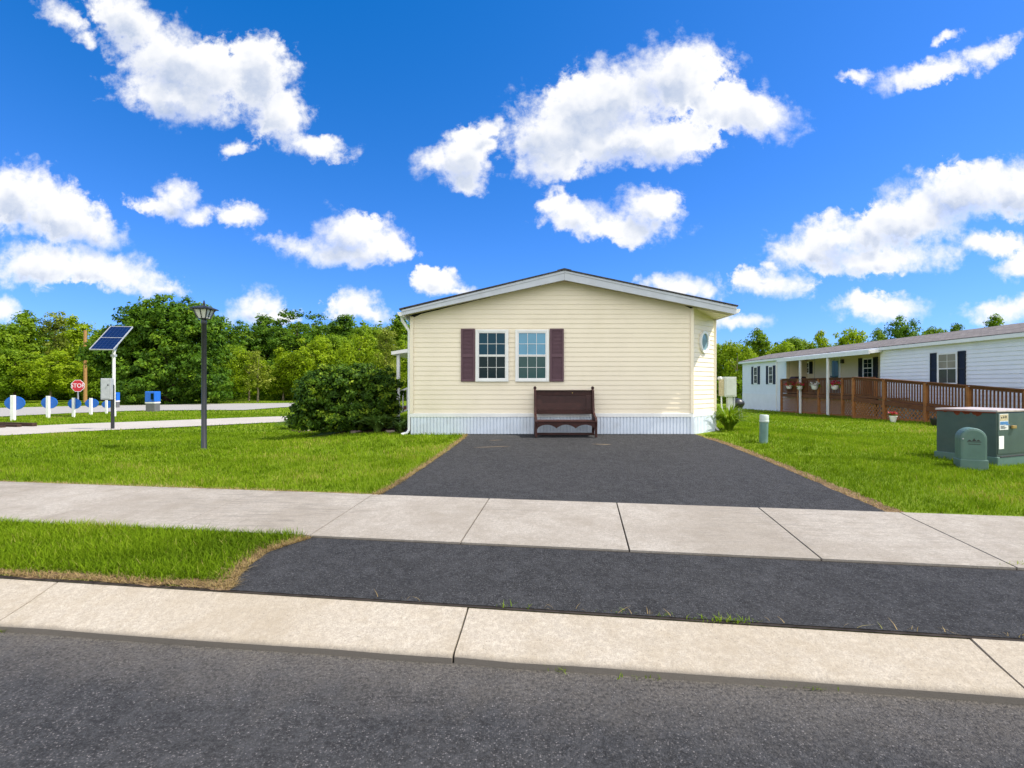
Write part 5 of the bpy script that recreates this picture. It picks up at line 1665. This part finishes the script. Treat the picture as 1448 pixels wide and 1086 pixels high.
for px in (1131, 1170):
    q_ = (px - 724) / 724; yy = (A_ - .6) / (q_ - K_)
    xx = cxo(yy) + .04
    zz = tz(xx, yy)
    mb = MB(); mb.box((xx, yy, (zz + zo) / 2), (.095, .095, zo - zz - .01)); mb.build('porch_post', M['white_paint'], wh, bevel=.006)

# ------------------------------------------------------------------ timber deck and ramp
DX = 15.35
dk = empty('timber_deck', (DX, 24, tz(DX, 24)), 'brown wooden deck and long ramp with railing and lattice along the white home', 'deck')
LY = 23.0
def dfx(Y): return wxr(Y) - .45
def fl(Y): return 1.0 if Y > LY - .3 else 1.0 - (LY - .3 - Y) * .064
def tpz(Y): return fl(Y) + .84
mb = MB()
for i in range(64):
    ya = LY + (31.8 - LY) * i / 64; yb = ya + (31.8 - LY) / 64 * .93
    x1 = wxr(ya) + (RD - .05 if ya > RY0 + .05 else -.05)
    mb.box(((dfx(ya) + .06 + x1) / 2, (ya + yb) / 2, .98), (x1 - dfx(ya) - .06, yb - ya, .035))
for i in range(11):
    ya = LY - 1.5 + i * .14
    mb.box((DX + .72, ya + .065, .98), (1.3, .13, .035))
mb.build('deck_floor', M['deck'], dk)
mb = MB()
for i in range(72):
    ya = 11.4 + 10.0 * i / 72; yb = ya + .13
    mb.box((DX + .62, (ya + yb) / 2, fl((ya + yb) / 2) - .02), (1.2, yb - ya, .035))
mb.build('ramp', M['deck'], dk)
ramp_pts = [(DX, y) for y in (LY, 21.1, 18.98, 17.2, 15.25, 13.3, 11.4)]
deck_pts = [(dfx(y), y) for y in (31.7, 29.7, 27.6, 25.5, LY + .05)]
side_pts = [(dfx(31.7) + 1.7, 31.75), (dfx(31.7), 31.75)]
for (xp, yp) in ramp_pts + deck_pts:
    z_ = tz(xp, yp)
    mb = MB(); mb.box((xp, yp, (z_ - .1 + tpz(yp) + .03) / 2), (.12, .12, tpz(yp) + .03 - z_ + .1)); mb.build('post', M['deck_light'], dk, bevel=.006)
for chain in (ramp_pts, deck_pts):
    for (xa_, ya), (xb_, yb) in zip(chain[:-1], chain[1:]):
        dv = Vector((xb_ - xa_, yb - ya, 0)).normalized()
        nv = Vector((-1, 0, 0))
        A0 = Vector((xa_, ya, 0)) + dv * .062; B0 = Vector((xb_, yb, 0)) - dv * .062
        Z = lambda z_: Vector((0, 0, z_))
        mb = MB()
        mb.beam(A0 + Z(tpz(ya)), B0 + Z(tpz(yb)), .05, .09)
        mb.beam(A0 + nv * .03 + Z(tpz(ya) + .064), B0 + nv * .03 + Z(tpz(yb) + .064), .15, .035)
        mb.beam(A0 + Z(fl(ya) + .1), B0 + Z(fl(yb) + .1), .05, .08)
        Lb = (B0 - A0).length
        n_ = max(3, int(Lb / .125))
        for k in range(n_):
            f = (k + .5) / n_
            p_ = A0.lerp(B0, f) + nv * .004
            zt_, zb_ = tpz(ya) + (tpz(yb) - tpz(ya)) * f - .047, fl(ya) + (fl(yb) - fl(ya)) * f + .142
            mb.box(p_ + Z((zt_ + zb_) / 2), (.036, .036, zt_ - zb_))
        mb.build('railing', M['deck'], dk)
        mb = MB(); mb.beam(A0 + nv * .035 + Z(fl(ya) - .07), B0 + nv * .035 + Z(fl(yb) - .07), .03, .19); mb.build('rim_joist', M['deck'], dk)
        # lattice below the floor: two crossed layers of slats clipped to the bay
        mb = MB()
        zl0a, zl0b = tz(xa_, ya) + .05, tz(xb_, yb) + .05
        zta, ztb = fl(ya) - .17, fl(yb) - .17
        for lay, sg in ((0, 1), (1, -1)):
            c0 = -3.0
            while c0 < Lb + 3:
                segs = []
                for q in range(51):
                    z_ = -.35 + 1.5 * q / 50
                    s_ = c0 + sg * z_
                    if 0 <= s_ <= Lb:
                        f = s_ / Lb
                        if zl0a + (zl0b - zl0a) * f <= z_ <= zta + (ztb - zta) * f: segs.append((s_, z_))
                if len(segs) > 1:
                    p_, q_ = segs[0], segs[-1]
                    mb.beam(A0 + dv * p_[0] + nv * (-.008 * lay) + Z(p_[1]), A0 + dv * q_[0] + nv * (-.008 * lay) + Z(q_[1]), .05, .007, (1, 0, 0))
                c0 += .19
        mb.beam(A0 + Z(zl0a), B0 + Z(zl0b), .035, .09)
        mb.build('lattice', M['deck_light'], dk)

# things on and by the deck
bk0 = None
for (px, pyv, red, lab) in (
        (1116, 546, 1, 'hanging basket with dark red flowers at the far end of the deck'),
        (1131, 547, 1, 'hanging basket with pink flowers in front of the far porch post'),
        (1152, 547, 0, 'hanging basket with pale flowers midway between the two porch posts'),
        (1180.5, 547, 1, 'hanging basket with red flowers right of the near porch post')):
    q_ = (px - 724) / 724; yy = (A_ - .68) / (q_ - K_); xx = cxo(yy) - .06; s = yy / 724
    zz = CAM_Z + (543 - pyv - 4) * s
    b_ = empty('hanging_basket', (xx, yy, zz), lab, 'flower basket', 'flower baskets hanging from the porch canopy')
    MB().lathe([(.09, 0), (.14, .05), (.175, .2), (.185, .2), (.185, .22), (.165, .22)], (xx, yy, zz), 14).build('pot', M['pot_white'], b_, smooth=True)
    mb = MB()
    for k in range(3):
        a = k * 2.09
        mb.tube([(xx + .17 * math.cos(a), yy + .17 * math.sin(a), zz + .21), (xx, yy, zz + .62)], .006, 5)
    mb.tube([(xx, yy, zz + .6), (xx, yy, zo + .0)], .006, 5)
    mb.build('wire', M['black_metal'], b_)
    V, T = crown_arrays([(xx, yy, zz + .26, .25, .25, .13), (xx + .1, yy, zz + .2, .2, .2, .12)], 26, 12, .035, .09, .4)
    np_mesh('leaves', V, 4, M['leaf_light' if px > 1170 else 'leaf_mid'], b_, T)
    V, T = crown_arrays([(xx, yy - .04, zz + .3, .26, .26, .14)], 22, 10, .036, .08, .7)
    np_mesh('flowers', V, 4, M['petal_red' if red else 'petal_white'], b_, T)


def ground_pot(px, py, hp, mat, lab, flowers):
    x, y = at(px, py); z = tz(x, y)
    r_ = empty('flower_pot', (x, y, z), lab, 'flower pot')
    MB().lathe([(hp * .32, 0), (hp * .36, .02), (hp * .5, hp * .85), (hp * .56, hp * .86), (hp * .56, hp), (hp * .48, hp), (hp * .46, hp * .9)], (x, y, z), 16).build('pot', M[mat], r_, smooth=True)
    if flowers:
        V, T = crown_arrays([(x, y, z + hp * 1.15, hp * .55, hp * .55, hp * .25)], 20, 12, .035, .08, .4); np_mesh('leaves', V, 4, M['leaf_mid'], r_, T)
        V, T = crown_arrays([(x, y, z + hp * 1.3, hp * .55, hp * .55, hp * .22)], 18, 10, .035, .07, .6); np_mesh('flowers', V, 4, M['petal_red'], r_, T)
    else:
        MB().lathe([(hp * .45, 0), (hp * .3, .015)], (x, y, z + hp * .9), 14).build('soil', M['soil_dark'], r_)
    return r_
ground_pot(1263, 597, .24, 'pot_white', 'white pot of red flowers standing on the grass by the ramp lattice', True)
ground_pot(1322, 602.5, .26, 'pot_black', 'black empty pot beside the ramp, left of the transformer', False)
gx, gy = 17.25, 30.9
gr = empty('covered_grill', (gx, gy, 1.0), 'grill under a dark plum cover on the far end of the deck', 'grill')
mb = MB(); mb.prism([(gx - .5, gy - .3, 1.0), (gx + .5, gy - .3, 1.0), (gx + .52, gy - .3, 1.75), (gx + .32, gy - .3, 2.05), (gx - .3, gy - .3, 2.05), (gx - .52, gy - .3, 1.75)], (0, .6, 0)); mb.build('cover', M['cover'], gr, bevel=.06)
mb = MB(); mb.box((gx, gy - .33, 1.72), (.7, .02, .03)); mb.build('handle', M['galv'], gr)

# small charcoal grill behind the meter box
x = (1043 - 724) / 724 * 22; y = 22.0; z = tz(x, y)
kg = empty('kettle_grill', (x, y, z), 'small black kettle grill on thin legs behind the meter box', 'grill')
MB().lathe([(.05, .42), (.2, .46), (.27, .58), (.28, .62), (.26, .72), (.14, .82), (.03, .85)], (x, y, z), 18).build('kettle', M['black_metal'], kg, smooth=True)
for k in range(3):
    a = k * 2.09 + .4
    MB().tube([(x + .16 * math.cos(a), y + .16 * math.sin(a), z + .5), (x + .28 * math.cos(a), y + .28 * math.sin(a), z)], .014, 6).build('leg', M['galv'], kg)

# ------------------------------------------------------------------ grass
def blades(P, h, wdt, lean, mat, name, tint_sc=.5, tmean=.45):
    n = len(P)
    a = rng.uniform(0, 2 * np.pi, n)
    d = np.stack([np.cos(a), np.sin(a), np.zeros(n)], -1); sd = np.stack([-np.sin(a), np.cos(a), np.zeros(n)], -1)
    hh = (h * rng.uniform(.5, 1.25, n))[:, None]; le = (lean * rng.uniform(.1, 1.2, n))[:, None] * hh
    ww = (wdt * rng.uniform(.7, 1.3, n))[:, None]
    upv = np.array([0, 0, 1.0])
    # patches of greener and drier turf
    pat = .5 + .5 * np.sin(P[:, 0] * 1.7 + np.sin(P[:, 1] * 2.3) * 1.3) * np.sin(P[:, 1] * 1.3 + P[:, 0] * .6)
    pat2 = .5 + .5 * np.sin(P[:, 0] * .45 + 1.0 + np.sin(P[:, 1] * .5)) * np.sin(P[:, 1] * .37 + 2)
    T = np.clip(tmean + (pat - .5) * .36 + (pat2 - .5) * .36 + rng.normal(0, .16, n), 0, 1)
    pat3 = .5 + .5 * np.sin(P[:, 0] * 3.9 + np.sin(P[:, 1] * 3.1 + P[:, 0]) * 2.0) * np.sin(P[:, 1] * 3.3 - P[:, 0] * 1.1)
    T = np.clip(T + (pat3 - .5) * .3, 0, 1)
    dry = rng.random(n) < .02 + .16 * np.clip(pat * pat2 * 1.5 - .55, 0, 1) + .12 * np.clip(pat3 * pat - .7, 0, 1); T[dry] = rng.uniform(.86, 1.0, int(dry.sum()))
    hh = hh * (.78 + .5 * pat3)[:, None]
    b0 = P - sd * ww; b1 = P + sd * ww
    m0 = P + d * le * .35 + upv * hh * .6 - sd * ww * .75; m1 = P + d * le * .35 + upv * hh * .6 + sd * ww * .75
    t0 = P + d * le + upv * hh - sd * ww * .12; t1 = P + d * le + upv * hh + sd * ww * .12
    V = np.concatenate([np.stack([b0, b1, m1, m0], 1), np.stack([m0, m1, t1, t0], 1)])
    T = np.concatenate([T, T])
    return V, T


def lawn_pts(n, x0, x1, y0, y1):
    X = rng.uniform(x0, x1, n); Y = rng.uniform(y0, y1, n)
    keep = (np.abs(X) < Y * 1.06 + .3)
    t_ = t_of(X, Y)
    jit = rng.normal(0, .025, n)
    keep &= t_ > T1 + .05 + np.abs(jit)
    on = (Y < 11.3) & (X > drl(Y) - .07 + jit) & (X < drr(Y) + .15 + jit * 1.6)
    keep &= ~on
    keep &= ~((X > XL - .03) & (X < CX + .05) & (Y > 11.2)) & ~((X > 3.9) & (X < CX) & (Y > HY + (X - XR)) & (Y > 11.2))
    keep &= ~between(X, Y, FPA, FPB) & ~between(X, Y, FRA, FRB)
    keep &= ~((X > -5.0) & (X < -2.2) & (Y > 11.55) & (Y < 13.5))
    keep &= ~((X > DX - .05) & (Y > 10) & (Y < LY)) & ~((X > dfx(Y) - .05) & (Y >= LY) & (Y < 31.9)) & ~((X > wxr(0) + .036 * Y - .05) & (Y > 10) & (Y < 38.7))
    X, Y = X[keep], Y[keep]
    return np.stack([X, Y, terrain(X, Y)], -1)


allV, allT = [], []
for (n, x0, x1, y0, y1, h, wd) in ((150000, -9, 9.5, 4.9, 8.6, .050, .0032), (150000, -15, 15, 8.4, 14.5, .05, .0055), (110000, -27, 20, 14, 26, .055, .011), (60000, -45, 20, 26, 46, .06, .022)):
    V, T = blades(lawn_pts(n, x0, x1, y0, y1), h, wd, .8, None, None)
    allV.append(V); allT.append(T)
n = 900
C_ = lawn_pts(n, -9, 9.5, 4.9, 11)
Q = np.repeat(C_, 26, 0); Q[:, :2] += rng.normal(0, .045, (len(Q), 2))
ok_ = (t_of(Q[:, 0], Q[:, 1]) > T1 + .06) & ~((Q[:, 0] > drl(Q[:, 1]) - .05) & (Q[:, 0] < drr(Q[:, 1]) + .12))
V, T = blades(Q[ok_], .068, .0045, .9, None, None, tmean=.28)
allV.append(V); allT.append(T)
tag(np_mesh('lawn_grass', np.concatenate(allV), 4, M['blade'], None, np.concatenate(allT)), kind='stuff')

# the longer grass of the verge
n = 60000
X = rng.uniform(-6.2, 0, n); t_ = rng.uniform(3.36, T0 - .01, n)
edge = apl_f(t_) - .085 + .03 * (t_ - 3.3)
edge_n = .035 * np.sin(X * 5.3) + .025 * np.sin(X * 13 + 1) + rng.normal(0, .02, n)
keep = (X < edge + rng.normal(0, .035, n)) & (t_ > 3.40 + edge_n) 
X, t_ = X[keep], t_[keep]; Y = y_of(X, t_)
thin = rng.random(len(X)) < np.clip((t_ - 3.32) / .16, .15, 1) * np.clip((apl_f(t_) - X - .0) / .22, .12, 1)
X, Y = X[thin], Y[thin]
V, T = blades(np.stack([X, Y, terrain(X, Y)], -1), .066, .0030, 1.1, None, None, tmean=.42)
tag(np_mesh('verge_grass', V, 4, M['blade'], None, T), kind='stuff')

# dead thatch on the soil edges, weeds in the joints
Ps = []
n = 3000
X = rng.uniform(-6, float(apl_x[0]), n); t_ = 3.32 + np.abs(rng.normal(0, .07, n)); Ps.append(np.stack([X, y_of(X, t_)], -1))
n = 1700
t_ = rng.uniform(3.33, T0 - .03, n); X = apl_f(t_) - rng.random(n) ** 1.6 * .2 + .01; Ps.append(np.stack([X, y_of(X, t_)], -1))
n = 3600
Y = rng.uniform(dl[0][1], 11.2, n); X = drl(Y) - np.abs(rng.normal(0, .06, n)) + .015; Ps.append(np.stack([X, Y], -1))
n = 2000
Y = rng.uniform(dr[0][1], 11.2, n); X = drr(Y) + np.abs(rng.normal(0, .10, n)) - .015; Ps.append(np.stack([X, Y], -1))
n = 2200
X = rng.uniform(-8, dl[0][0], n); t_ = T1 + np.abs(rng.normal(0, .035, n)); Ps.append(np.stack([X, y_of(X, t_)], -1))
n = 120
X = rng.uniform(-1, 4.5, n); t_ = 3.325 + np.abs(rng.normal(0, .012, n)); k_ = rng.random(n) < .25 + .75 * (np.sin(X * 3.1) > .35); Ps.append(np.stack([X, y_of(X, t_)], -1)[k_])
Q = np.concatenate(Ps)
V, T = blades(np.concatenate([Q, terrain(Q[:, 0], Q[:, 1])[:, None] + .006], 1), .026, .0024, 3.2, None, None, tmean=.5)
tag(np_mesh('dry_grass', V, 4, M['blade_dry'], None, T), kind='stuff')
wp = []
for (px, py, n, r_) in ((1028, 879, 60, .07), (1050, 880, 30, .05), (940, 872, 14, .05), (1170, 974, 40, .06), (795, 949, 22, .05), (985, 876, 16, .06), (1438, 801, 60, .07), (880, 868, 12, .05), (725, 860, 12, .06), (1280, 728, 40, .08), (3, 893, 30, .04), (1120, 970, 18, .08), (905, 960, 12, .08)):
    x, y = at(px, py)
    if py > 935 or px < 20: x, y = (px - 724) / 724 * 1158 / (py - 543), 1158 / (py - 543)
    z = 0.0 if (py > 935 or px < 20) else tz(x, y)
    q = rng.normal(0, 1, (n, 3)) * np.array([r_, .012, 0]); wp.append(q + np.array([x, y, z]))
V, T = blades(np.concatenate(wp), .026, .0026, 1.6, None, None, tmean=.5)
tag(np_mesh('crack_weeds', V, 4, M['blade'], None, T), kind='stuff')
